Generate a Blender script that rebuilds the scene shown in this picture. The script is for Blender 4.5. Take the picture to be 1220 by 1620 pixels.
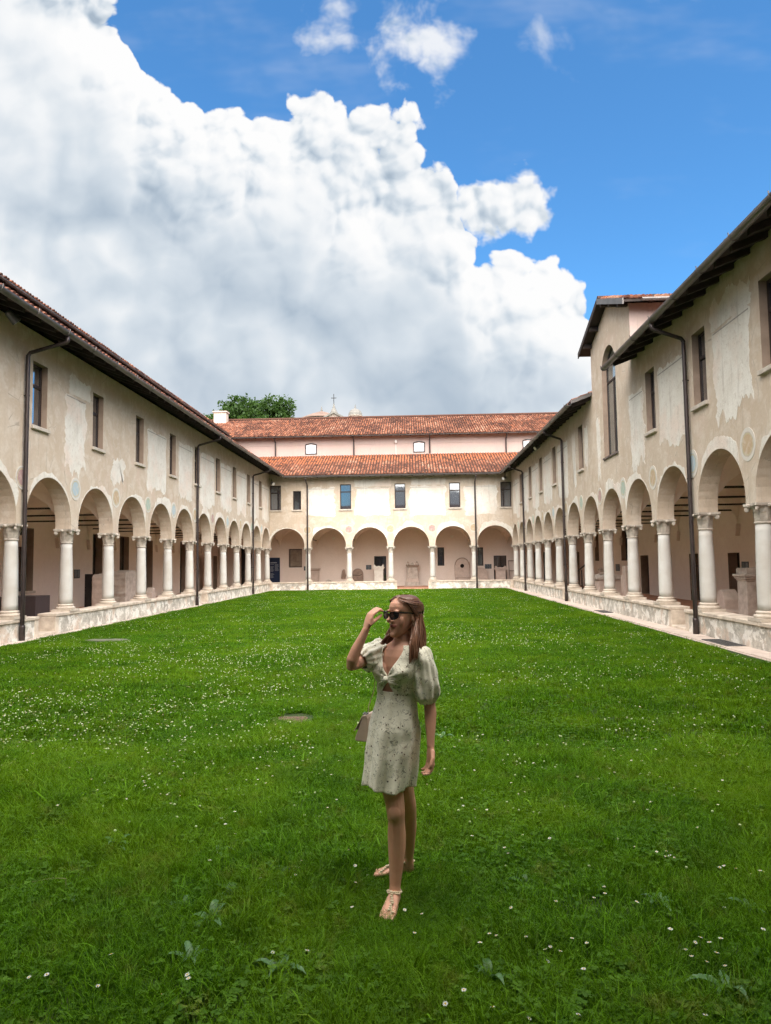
import bpy, bmesh, math, random
import numpy as np
from mathutils import Vector, Matrix, noise as mnoise

R = math.radians
for o in list(bpy.data.objects):
    bpy.data.objects.remove(o)
SC = bpy.context.scene
COL = SC.collection

# ------------------------------------------------------------------ camera
PITCH, YAW, ROLL, FPX = 0.0708542, -0.0367793, -0.0138072, 1123.106
def cam_axes():
    fw = Vector((math.sin(YAW)*math.cos(PITCH), math.cos(YAW)*math.cos(PITCH), math.sin(PITCH)))
    r = Vector((math.cos(YAW), -math.sin(YAW), 0)); u = r.cross(fw)
    return r*math.cos(ROLL)+u*math.sin(ROLL), -r*math.sin(ROLL)+u*math.cos(ROLL), fw
_r, _u, _f = cam_axes()
cd = bpy.data.cameras.new('camera'); cam = bpy.data.objects.new('camera', cd); COL.objects.link(cam)
cd.sensor_fit = 'VERTICAL'; cd.sensor_height = 36.0; cd.lens = FPX/1620*36.0
cd.clip_start = 0.05; cd.clip_end = 3000
m = Matrix((_r, _u, -_f)).transposed().to_4x4(); m.translation = (0, 0, 1.78)
cam.matrix_world = m
SC.camera = cam
SC.view_settings.view_transform = 'Standard'; SC.view_settings.look = 'None'
SC.view_settings.gamma = 1.0; SC.view_settings.use_curve_mapping = False
SC.view_settings.exposure = 1.5
SC.render.engine = 'CYCLES'
SC.cycles.use_denoising = True; SC.cycles.denoising_prefilter = 'NONE'; SC.cycles.denoising_input_passes = 'RGB_ALBEDO_NORMAL'
SC.cycles.use_adaptive_sampling = True; SC.cycles.adaptive_threshold = .03
SC.cycles.max_bounces = 8; SC.cycles.diffuse_bounces = 4; SC.cycles.transparent_max_bounces = 8
SC.cycles.sample_clamp_indirect = 10

# ------------------------------------------------------------------ sun and sky
SUN_EL, SUN_AZ = 57.0, 171.0          # behind the camera, a little to the right; veiled by thin cloud
SUN_STRENGTH, SUN_ANGLE, SKY_STRENGTH = 5.0, 103.0, 0.082
el, az = R(SUN_EL), R(SUN_AZ)
sdir = Vector((math.sin(az)*math.cos(el), math.cos(az)*math.cos(el), math.sin(el)))
sl = bpy.data.lights.new('sun', 'SUN'); sl.energy = SUN_STRENGTH; sl.angle = R(SUN_ANGLE); sl.color = (1.0, .94, .86)
so = bpy.data.objects.new('sun', sl); COL.objects.link(so)
so.rotation_euler = sdir.to_track_quat('Z', 'Y').to_euler(); so.location = (0, -30, 60)

class NT:
    """small wrapper for building node trees"""
    def __init__(s, tree): s.t = tree; s.n = tree.nodes; s.l = tree.links
    def add(s, typ, **kw):
        nd = s.n.new(typ)
        for k, v in kw.items(): setattr(nd, k, v)
        return nd
    def link(s, a, b): s.l.new(a, b)
    def put(s, sock, v):
        if isinstance(v, bpy.types.NodeSocket): s.l.new(v, sock)
        elif v is not None: sock.default_value = v
    def m(s, op, a, b=None, c=None, clamp=False):
        nd = s.add('ShaderNodeMath', operation=op); nd.use_clamp = clamp
        s.put(nd.inputs[0], a)
        if b is not None: s.put(nd.inputs[1], b)
        if c is not None: s.put(nd.inputs[2], c)
        return nd.outputs[0]
    def vm(s, op, a, b=None):
        nd = s.add('ShaderNodeVectorMath', operation=op); s.put(nd.inputs[0], a)
        if b is not None: s.put(nd.inputs[1], b)
        return nd.outputs[0]
    def rng(s, v, a, b, c=0., d=1., smooth=False):
        nd = s.add('ShaderNodeMapRange'); nd.clamp = True
        nd.interpolation_type = 'SMOOTHSTEP' if smooth else 'LINEAR'
        for i, x in enumerate((v, a, b, c, d)): s.put(nd.inputs[i], x)
        return nd.outputs[0]
    def mix(s, fac, a, b, mode='MIX'):
        nd = s.add('ShaderNodeMix', data_type='RGBA', blend_type=mode); nd.clamp_factor = True
        s.put(nd.inputs[0], fac)
        for sk, v in ((nd.inputs[6], a), (nd.inputs[7], b)):
            if isinstance(v, (tuple, list)) and len(v) == 3: v = (*v, 1)
            s.put(sk, v)
        return nd.outputs[2]
    def noise(s, vec, scale, detail=4., rough=.55, dist=0., dim='3D'):
        nd = s.add('ShaderNodeTexNoise', noise_dimensions=dim)
        if vec is not None: s.link(vec, nd.inputs['Vector'])
        nd.inputs['Scale'].default_value = scale; nd.inputs['Detail'].default_value = detail
        nd.inputs['Roughness'].default_value = rough; nd.inputs['Distortion'].default_value = dist
        return nd.outputs[0]
    def voro(s, vec, scale, feature='F1', detail=0., rough=.5, dim='3D', smooth=.5, out='Distance', lac=2.):
        nd = s.add('ShaderNodeTexVoronoi', feature=feature, voronoi_dimensions=dim)
        s.link(vec, nd.inputs['Vector']); nd.inputs['Scale'].default_value = scale
        if 'Detail' in nd.inputs: nd.inputs['Detail'].default_value = detail; nd.inputs['Roughness'].default_value = rough
        if 'Lacunarity' in nd.inputs: nd.inputs['Lacunarity'].default_value = lac
        if 'Smoothness' in nd.inputs: nd.inputs['Smoothness'].default_value = smooth
        return nd.outputs[out]
    def mapping(s, vec, scale=(1, 1, 1), loc=(0, 0, 0)):
        nd = s.add('ShaderNodeMapping'); s.link(vec, nd.inputs[0])
        s.put(nd.inputs['Location'], loc); nd.inputs['Scale'].default_value = scale
        return nd.outputs[0]

def make_world():
    w = bpy.data.worlds.new('World'); SC.world = w; w.use_nodes = True
    T = NT(w.node_tree); T.n.clear()
    sky = T.add('ShaderNodeTexSky', sky_type='NISHITA'); sky.sun_disc = False
    sky.sun_elevation = el; sky.sun_rotation = az; sky.altitude = 80; sky.air_density = 1.0; sky.dust_density = .3; sky.ozone_density = 3.0
    skyc = T.mix(1.0, sky.outputs[0], (.46, .86, 1.06), 'MULTIPLY')
    co = T.add('ShaderNodeTexCoord').outputs['Generated']
    sep = T.add('ShaderNodeSeparateXYZ'); T.link(co, sep.inputs[0]); x, y, z = sep.outputs
    yc = T.m('MAXIMUM', y, .12)
    u = T.m('DIVIDE', x, yc); v = T.m('DIVIDE', z, yc)
    cmb = T.add('ShaderNodeCombineXYZ'); T.link(u, cmb.inputs[0]); T.link(v, cmb.inputs[1]); P = cmb.outputs[0]
    # the big cumulus bank: its top edge as height over bearing
    pts = [(-1.2, 1.6), (-.70, 1.22), (-.53, 1.02), (-.467, .916), (-.428, .853), (-.393, .791), (-.357, .750), (-.292, .708), (-.225, .681), (-.192, .672), (-.159, .690), (-.131, .694),
           (-.075, .646), (-.038, .626), (-.001, .635), (.044, .598), (.073, .549), (.080, .495), (.106, .470), (.169, .462), (.223, .459), (.250, .439), (.263, .402), (.272, .31), (.285, .20), (.32, .06), (.6, .02), (1.2, 0.)]
    fc = T.add('ShaderNodeFloatCurve'); T.put(fc.inputs['Value'], T.rng(u, -1.2, 1.2))
    c = fc.mapping.curves[0]
    P01 = [((a+1.2)/2.4, b/1.6) for a, b in pts]
    c.points[0].location = P01[0]; c.points[-1].location = P01[-1]
    for q in P01[1:-1]: c.points.new(*q)
    for q in c.points: q.handle_type = 'VECTOR'
    fc.mapping.update()
    vtop = T.m('MULTIPLY', fc.outputs[0], 1.6)
    wn = T.add('ShaderNodeTexNoise', noise_dimensions='2D'); T.link(P, wn.inputs['Vector']); wn.inputs['Scale'].default_value = 9; wn.inputs['Detail'].default_value = 2.5
    warp = T.vm('MULTIPLY', T.vm('SUBTRACT', wn.outputs['Color'], (.5, .5, .5)), (.034, .034, 0))
    Pw = T.vm('ADD', P, warp)
    def bill(vec, sc, det, rough):
        return T.m('SUBTRACT', 1., T.m('POWER', T.voro(vec, sc, 'F1', det, rough, '2D', lac=2.2), 1.5))
    h0 = bill(Pw, 3.6, 2., .5)
    h1 = bill(T.vm('ADD', Pw, (.026, .036, 0)), 3.6, 2., .5)
    k0 = bill(Pw, 17., 1.6, .55)
    k1 = bill(T.vm('ADD', Pw, (.008, .011, 0)), 17., 1.6, .55)
    fn = T.noise(Pw, 24, 4, .6, 0., '2D')
    e = T.m('ADD', T.m('SUBTRACT', vtop, v), .016)
    e2 = T.m('ADD', e, T.m('MULTIPLY', T.m('SUBTRACT', h0, .54), .09))
    e2 = T.m('ADD', e2, T.m('MULTIPLY', T.m('SUBTRACT', k0, .5), .036))
    e2 = T.m('ADD', e2, T.m('MULTIPLY', T.m('SUBTRACT', fn, .5), .026))
    bank = T.rng(e2, -.002, .010, 0, 1, True)
    # small detached puffs and wisps
    wf = T.noise(Pw, 12, 4, .55, 0., '2D')
    def puff(cu, cv, ru, rv, thr, soft, amp):
        d = T.m('SQRT', T.m('ADD', T.m('POWER', T.m('DIVIDE', T.m('SUBTRACT', u, cu), ru), 2.), T.m('POWER', T.m('DIVIDE', T.m('SUBTRACT', v, cv), rv), 2.)))
        a = T.m('ADD', T.m('SUBTRACT', 1., d), T.m('MULTIPLY', T.m('SUBTRACT', wf, .5), 2.6))
        return T.rng(a, thr, thr+soft, 0, amp, True)
    mask = bank
    for q in [(.142, .519, .046, .037, -.75, .40, 1.), (.034, .765, .080, .078, .05, .9, .85), (-.110, .805, .060, .085, .16, 1.0, .8), (.205, .778, .08, .075, .30, 1.2, .5), (.10, .86, .09, .05, .5, 1.2, .4), (.42, .83, .16, .05, .6, 1.3, .35)]:
        mask = T.m('MAXIMUM', mask, puff(*q))
    # thin veil over the blue
    veil = T.rng(T.noise(T.mapping(P, (1.2, 3.2, 1)), 2.2, 4, .6, 0., '2D'), .50, .95, 0, .22, True)
    mask = T.m('MAXIMUM', mask, veil)
    # shading: relief lit from above right, grey hollows, darker base
    lowf = T.noise(Pw, 2.3, 5, .50, .0, '2D')
    deep = T.rng(e2, .0, .30, 0, 1, True)
    lum = T.rng(deep, 0, 1, 1.0, .85)
    lum = T.m('ADD', lum, T.m('MULTIPLY', T.m('SUBTRACT', lowf, .5), T.rng(deep, 0, 1, .1, .42)))
    lum = T.m('ADD', lum, T.m('MULTIPLY', T.m('SUBTRACT', h0, h1), T.rng(deep, 0, 1, .55, .27)))
    lum = T.m('ADD', lum, T.m('MULTIPLY', T.m('SUBTRACT', k0, k1), T.rng(deep, 0, 1, .36, .03)))
    broad = T.noise(Pw, 1.15, 2, .45, .0, '2D')
    lum = T.m('SUBTRACT', lum, T.m('MULTIPLY', T.m('MULTIPLY', deep, T.rng(v, .62, .25, .25, 1, True)), T.rng(broad, .36, .60, 0, .15, True)))
    lum = T.m('ADD', lum, T.m('MULTIPLY', T.m('SUBTRACT', fn, .5), .03))
    lum = T.m('MINIMUM', T.m('MAXIMUM', lum, .56), 1.06)
    ramp = T.add('ShaderNodeValToRGB'); T.link(T.rng(lum, .4, 1.06), ramp.inputs[0])
    cr = ramp.color_ramp; cr.elements[0].position = 0; cr.elements[0].color = (.25, .33, .43, 1); cr.elements[1].position = 1; cr.elements[1].color = (1, 1, 1, 1)
    for p_, cc in ((.35, (.47, .56, .66)), (.58, (.68, .75, .82)), (.78, (.90, .925, .95))):
        q = cr.elements.new(p_); q.color = (*cc, 1)
    CL = .35/SKY_STRENGTH
    cloudc = T.mix(1.0, ramp.outputs[0], (CL, CL, CL), 'MULTIPLY')
    # away from the view the same broken sky goes on
    gen = T.rng(T.noise(co, 2.3, 3, .55, 0.), .40, .52, 0, 1, True)
    front = T.rng(y, .12, .3, 0, 1, True)
    mask = T.m('ADD', T.m('MULTIPLY', mask, front), T.m('MULTIPLY', gen, T.m('SUBTRACT', 1., front)))
    cc2 = T.mix(front, (CL*.78, CL*.80, CL*.83), cloudc)
    col = T.mix(mask, skyc, cc2)
    bg = T.add('ShaderNodeBackground'); T.link(col, bg.inputs[0]); bg.inputs[1].default_value = SKY_STRENGTH
    out = T.add('ShaderNodeOutputWorld'); T.link(bg.outputs[0], out.inputs[0])
    w.cycles.sampling_method = 'MANUAL'; w.cycles.sample_map_resolution = 512
make_world()

# ------------------------------------------------------------------ materials
def new_mat(name):
    mt = bpy.data.materials.new(name); mt.use_nodes = True
    T = NT(mt.node_tree); b = T.n['Principled BSDF']
    return mt, T, b
def objco(T, rand=False):
    tc = T.add('ShaderNodeTexCoord').outputs['Object']
    if rand:
        oi = T.add('ShaderNodeObjectInfo').outputs['Random']
        cb = T.add('ShaderNodeCombineXYZ'); T.link(T.m('MULTIPLY', oi, 37.), cb.inputs[0]); T.link(T.m('MULTIPLY', oi, 19.), cb.inputs[2])
        return T.vm('ADD', tc, cb.outputs[0]), oi
    return tc, None
def bump(T, b, h, strength=.3, dist=.01):
    bn = T.add('ShaderNodeBump'); bn.inputs['Strength'].default_value = strength; bn.inputs['Distance'].default_value = dist
    T.link(h, bn.inputs['Height']); T.link(bn.outputs[0], b.inputs['Normal'])
def simple(name, c1, c2=None, scale=4., rough=.8, bs=40., bstr=.25, bd=.004, metal=0., spec=.3, rand=True, detail=5, lo=.35, hi=.65, rv=.0):
    mt, T, b = new_mat(name); co, oi = objco(T, rand)
    c2 = c2 or tuple(c*.75 for c in c1)
    n = T.noise(co, scale, detail, .6)
    col = T.mix(T.rng(n, lo, hi), c1, c2)
    if rv and oi is not None:
        k = T.rng(oi, 0, 1, 1-rv, 1+rv)
        cb = T.add('ShaderNodeCombineXYZ'); [T.link(k, cb.inputs[i]) for i in range(3)]
        col = T.mix(1., col, cb.outputs[0], 'MULTIPLY')
    T.link(col, b.inputs['Base Color'])
    b.inputs['Roughness'].default_value = rough; b.inputs['Metallic'].default_value = metal
    b.inputs['Specular IOR Level'].default_value = spec
    if bstr: bump(T, b, T.noise(co, bs, 4, .6), bstr, bd)
    return mt

def mat_plaster(name, A, B, C, pink=(.52, .40, .34), streak=.55):
    mt, T, b = new_mat(name); co, _ = objco(T)
    n1 = T.noise(co, .45, 6, .6, .3); n2 = T.noise(co, 2.6, 8, .66, .3); n3 = T.noise(co, 14, 5, .6)
    col = T.mix(T.rng(n1, .36, .64), A, B)
    col = T.mix(T.rng(n2, .47, .60, 0, .85), col, C)
    col = T.mix(T.rng(T.noise(co, 1.1, 5, .6, .5), .54, .72, 0, .6), col, pink)
    st = T.noise(T.mapping(co, (5, 5, .35)), 1.6, 6, .65)
    col = T.mix(T.rng(st, .56, .78, 0, streak), col, tuple(c*.55 for c in A))
    col = T.mix(T.rng(n3, .3, .75, 0, .3), col, tuple(c*.78 for c in A))
    ck = T.m('MULTIPLY', T.rng(T.voro(T.vm('ADD', co, T.vm('MULTIPLY', T.add('ShaderNodeTexNoise').outputs['Color'], (.3, .3, .3))), .9, 'DISTANCE_TO_EDGE'), .003, .009, 1, 0), T.rng(n2, .50, .56))
    col = T.mix(T.m('MULTIPLY', ck, streak), col, tuple(c*.5 for c in A))
    sp = T.noise(co, 38, 3, .7)
    col = T.mix(T.rng(sp, .66, .74, 0, .5), col, tuple(c*.5 for c in A))
    T.link(col, b.inputs['Base Color']); b.inputs['Roughness'].default_value = .92; b.inputs['Specular IOR Level'].default_value = .15
    hgt = T.m('ADD', T.m('MULTIPLY', n2, .8), T.m('ADD', T.m('MULTIPLY', n3, .35), T.m('MULTIPLY', T.noise(co, 70, 4, .6), .15)))
    bump(T, b, hgt, .5, .02)
    return mt
def mat_patch():
    mt, T, b = new_mat('old_white_plaster'); co, _ = objco(T)
    n1 = T.noise(co, 1.3, 6, .62, .4); n2 = T.noise(co, 7, 6, .68, .2); n3 = T.noise(co, 24, 4, .65)
    col = T.mix(T.rng(n1, .38, .62), (.73, .695, .635), (.65, .61, .545))
    col = T.mix(T.rng(T.noise(co, .9, 5, .6), .48, .64, 0, .6), col, (.69, .545, .46))
    col = T.mix(T.rng(n2, .54, .64, 0, .5), col, (.52, .46, .40))
    col = T.mix(T.rng(n3, .60, .68, 0, .6), col, (.42, .365, .32))
    col = T.mix(T.rng(T.noise(T.mapping(co, (4, 4, .4)), 2, 4, .6), .57, .75, 0, .6), col, (.42, .37, .32))
    T.link(col, b.inputs['Base Color']); b.inputs['Roughness'].default_value = .9; b.inputs['Specular IOR Level'].default_value = .15
    bump(T, b, T.m('ADD', n2, T.m('MULTIPLY', n3, .4)), .6, .02)
    return mt
def mat_lowwall():
    mt, T, b = new_mat('weathered_low_wall_render'); co, _ = objco(T)
    n1 = T.noise(co, 1.6, 7, .66, .5); n2 = T.noise(T.vm('ADD', co, (7., 3., 1.)), 3.4, 8, .68, .4); n3 = T.noise(co, 11, 6, .7)
    col = T.mix(T.rng(n1, .44, .56), (.52, .48, .42), (.40, .37, .325))
    col = T.mix(T.rng(n2, .49, .54, 0, .9), col, (.76, .72, .66))
    col = T.mix(T.rng(n2, .36, .44, .6, 0), col, (.30, .28, .245))
    col = T.mix(T.rng(T.noise(co, 2.3, 5, .6), .55, .64, 0, .7), col, (.56, .43, .335))
    col = T.mix(T.rng(n3, .60, .72, 0, .45), col, (.32, .29, .25))
    T.link(col, b.inputs['Base Color']); b.inputs['Roughness'].default_value = .95; b.inputs['Specular IOR Level'].default_value = .1
    bump(T, b, T.m('ADD', n2, T.m('MULTIPLY', n3, .5)), .9, .04)
    return mt
def mat_tile(name='terracotta_tile'):
    mt, T, b = new_mat(name); co, _ = objco(T)
    at = T.add('ShaderNodeAttribute', attribute_name='tcol'); rv = T.add('ShaderNodeSeparateColor'); T.link(at.outputs['Color'], rv.inputs[0])
    ramp = T.add('ShaderNodeValToRGB'); T.link(rv.outputs[0], ramp.inputs[0]); cr = ramp.color_ramp
    cr.elements[0].color = (.085, .036, .025, 1); cr.elements[1].color = (.38, .23, .16, 1)
    for p_, cc in ((.25, (.13, .052, .034)), (.5, (.215, .084, .05)), (.72, (.29, .12, .072)), (.88, (.33, .165, .105))):
        q = cr.elements.new(p_); q.color = (*cc, 1)
    col = T.mix(rv.outputs[1], ramp.outputs[0], (.40, .14, .065))
    n = T.noise(co, 9, 6, .65, .3)
    col = T.mix(T.rng(n, .52, .70, 0, .75), col, (.12, .085, .06))
    T.link(col, b.inputs['Base Color']); b.inputs['Roughness'].default_value = .88; b.inputs['Specular IOR Level'].default_value = .2
    bump(T, b, T.noise(co, 40, 4, .6), .4, .01)
    return mt
def mat_glass(name='window_glass', dc=(.025, .025, .03, 1)):
    mt, T, b = new_mat(name)
    co, _ = objco(T)
    gl = T.add('ShaderNodeBsdfGlossy'); gl.inputs['Roughness'].default_value = .03; gl.inputs['Color'].default_value = (.85, .9, .95, 1)
    df = T.add('ShaderNodeBsdfDiffuse'); df.inputs['Color'].default_value = dc
    fr = T.add('ShaderNodeLayerWeight'); fr.inputs['Blend'].default_value = .35
    mx = T.add('ShaderNodeMixShader'); T.link(T.rng(fr.outputs['Facing'], 0, 1, .22, .9), mx.inputs[0]); T.link(df.outputs[0], mx.inputs[1]); T.link(gl.outputs[0], mx.inputs[2])
    bn = T.add('ShaderNodeBump'); bn.inputs['Strength'].default_value = .05; bn.inputs['Distance'].default_value = .02; T.link(T.noise(co, 1.4, 2, .5), bn.inputs['Height']); T.link(bn.outputs[0], gl.inputs['Normal'])
    T.link(mx.outputs[0], T.n['Material Output'].inputs[0])
    return mt
def mat_roundel(name, centre):
    mt, T, b = new_mat(name); co, _ = objco(T)
    # concentric painted rings measured in the disc's own plane
    d = T.add('ShaderNodeVectorMath', operation='LENGTH'); T.link(co, d.inputs[0])
    r = T.m('ADD', d.outputs['Value'], T.m('MULTIPLY', T.m('SUBTRACT', T.noise(co, 9, 4, .6), .5), .05))
    ramp = T.add('ShaderNodeValToRGB'); ramp.color_ramp.interpolation = 'CONSTANT'; T.link(T.m('MULTIPLY', r, 2.6), ramp.inputs[0]); cr = ramp.color_ramp
    cr.elements[0].color = (*centre, 1); cr.elements[1].position = .92; cr.elements[1].color = (.5, .46, .41, 1)
    for p_, cc in ((.50, (.46, .40, .26)), (.58, tuple(.5*c+.22 for c in centre)), (.64, (.58, .55, .50))):
        q = cr.elements.new(p_); q.color = (*cc, 1)
    n = T.noise(co, 8, 6, .68)
    col = T.mix(T.rng(n, .46, .68, 0, .6), ramp.outputs[0], (.60, .52, .43))
    T.link(col, b.inputs['Base Color']); b.inputs['Roughness'].default_value = .92
    bump(T, b, n, .3, .01)
    return mt

M = {}
M['plaster'] = mat_plaster('tan_facade_plaster', (.515, .415, .32), (.57, .475, .38), (.63, .55, .465), (.59, .455, .375))
M['inner'] = mat_plaster('pinkish_corridor_plaster', (.80, .69, .61), (.83, .73, .65), (.79, .68, .60), (.80, .69, .62), .08)
M['vault'] = mat_plaster('vault_plaster', (.78, .69, .59), (.80, .71, .61), (.77, .68, .58), (.78, .68, .59), .08)
M['hall'] = mat_plaster('pink_hall_plaster', (.50, .39, .355), (.54, .43, .395), (.52, .42, .37), (.48, .37, .35), .3)
M['patch'] = mat_patch()
M['lowwall'] = mat_lowwall()
M['coping'] = simple('limestone_coping', (.66, .57, .47), (.44, .36, .29), 4, .85, 30, .4, .008)
M['marble'] = simple('column_marble', (.60, .585, .555), (.52, .485, .44), 2.2, .6, 25, .25, .004, rv=.06)
M['capital'] = simple('carved_capital_stone', (.60, .54, .47), (.38, .33, .28), 9, .8, 40, .9, .012, rv=.06)
M['basest'] = simple('column_base_stone', (.60, .52, .44), (.46, .39, .32), 6, .8, 30, .4, .006)
M['tile'] = mat_tile()
M['roofdark'] = simple('shaded_roof_pans', (.075, .035, .025), (.045, .026, .02), 4, .9, 30, .3)  # pans coloured extra dark to paint in the shade between cover tiles
M['wood'] = simple('dark_eave_timber', (.055, .04, .035), (.03, .022, .02), 3, .7, 60, .4, .004)
M['gutter'] = simple('weathered_brown_gutter', (.17, .155, .15), (.11, .10, .095), 2, .42, 60, .1, .002, metal=.5, spec=.5)
M['pipe'] = simple('dark_brown_downpipe', (.06, .045, .042), (.04, .03, .03), 3, .4, 60, .1, .002, metal=.4, spec=.5)
M['frame'] = simple('brown_window_frame', (.05, .033, .028), (.03, .02, .018), 3, .5, 60, .15, .002)
M['glass'] = mat_glass()
M['greenglass'] = mat_glass('greenish_glass', (.085, .115, .105, 1))
M['sill'] = simple('stone_sill', (.58, .52, .45), (.44, .38, .32), 5, .85, 40, .35, .005)
M['dark'] = simple('dark_door_leaf', (.035, .03, .028), (.02, .017, .016), 3, .5, 30, .2, .003)
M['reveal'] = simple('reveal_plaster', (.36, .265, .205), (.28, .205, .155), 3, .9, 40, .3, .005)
M['iron'] = simple('black_iron', (.02, .018, .017), (.012, .011, .011), 5, .5, 60, .2, .002)
M['line'] = simple('painted_cornice_line', (.30, .27, .25), (.42, .38, .34), 7, .9, 40, .2, .003)
M['terra'] = simple('terracotta_floor', (.50, .27, .18), (.40, .20, .13), 3, .8, 20, .3, .004)
M['stoneA'] = simple('grey_carved_stone', (.58, .51, .45), (.40, .34, .29), 5, .85, 30, .7, .012)
M['stoneB'] = simple('brown_carved_stone', (.36, .27, .21), (.25, .185, .145), 5, .88, 26, .7, .012)
M['stoneP'] = simple('pink_limestone', (.62, .51, .44), (.50, .405, .345), 5, .85, 30, .6, .01)
M['stoneW'] = simple('pale_limestone', (.84, .82, .74), (.74, .70, .62), 4, .8, 30, .4, .006)
M['hole'] = simple('dark_recess', (.012, .011, .01), (.008, .008, .008), 3, .9, 30, .1)
M['plaque'] = simple('slate_plaque', (.035, .05, .065), (.028, .04, .052), 6, .4, 40, .1, .001)
M['plaqtext'] = simple('plaque_print', (.30, .33, .36), (.22, .24, .27), 30, .7, 60, 0)
M['navy'] = simple('navy_panel', (.010, .024, .06), (.009, .02, .052), 4, .35, 40, .05, .001)
M['greybox'] = simple('grey_metal_cabinet', (.085, .07, .075), (.07, .058, .062), 2, .5, 40, .08, .001)
M['orange'] = simple('brown_stone_slab', (.36, .20, .11), (.25, .13, .07), 9, .85, 30, .5, .008)
M['curtain'] = simple('curtain_cloth', (.34, .28, .22), (.22, .17, .13), 3, .9, 30, .2)
M['white'] = simple('white_paint', (.75, .74, .72), (.66, .65, .62), 4, .6, 40, .1)
M['lampmetal'] = simple('lamp_housing', (.28, .28, .29), (.20, .20, .21), 4, .35, 40, .1, .001, metal=.7, spec=.5)
M['paving'] = simple('pinkish_paving_stone', (.60, .50, .43), (.48, .39, .33), 4, .88, 24, .5, .008, rv=.1)
M['grate'] = simple('steel_grate', (.14, .145, .15), (.10, .10, .105), 5, .5, 40, .2, .002, metal=.7)
M['soil'] = simple('lawn_soil', (.022, .042, .010), (.035, .045, .014), 6, 1., 30, .6, .02, rand=False)
M['groundfar'] = simple('earth', (.12, .13, .07), (.16, .14, .10), .3, 1., 5, .3, .02, rand=False)
M['church'] = simple('church_render', (.36, .29, .25), (.30, .245, .21), .5, .9, 5, .1, .02)
M['churchroof'] = simple('church_roof', (.22, .15, .12), (.16, .11, .09), .6, .9, 5, .2, .02)
M['lead'] = simple('lead_dome', (.22, .21, .19), (.16, .15, .14), .8, .7, 5, .1, .02)
RND = [mat_roundel('painted_roundel_%s' % n, c) for n, c in (('blue', (.36, .45, .50)), ('pink', (.38, .24, .23)), ('ochre', (.46, .34, .22)), ('green', (.34, .42, .36)))]

# ------------------------------------------------------------------ builders
WL = {}            # world location of every parent
def link(o, parent=None):
    COL.objects.link(o)
    if parent is not None:
        o.parent = parent
        o.matrix_parent_inverse = Matrix.Translation(-WL[parent.name])
    WL[o.name] = Vector(o.location)
    return o
def tag(o, label=None, cat=None, group=None, kind=None):
    if label: o['label'] = label
    if cat: o['category'] = cat
    if group: o['group'] = group
    if kind: o['kind'] = kind
    return o
def empty(name, loc, label, cat, group=None):
    o = bpy.data.objects.new(name, None); o.location = loc; o.empty_display_size = .2
    link(o); return tag(o, label, cat, group)
def obj(name, mesh, parent=None, loc=(0, 0, 0), rotz=0.):
    o = bpy.data.objects.new(name, mesh); o.location = loc; o.rotation_euler = (0, 0, rotz)
    return link(o, parent)

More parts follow.
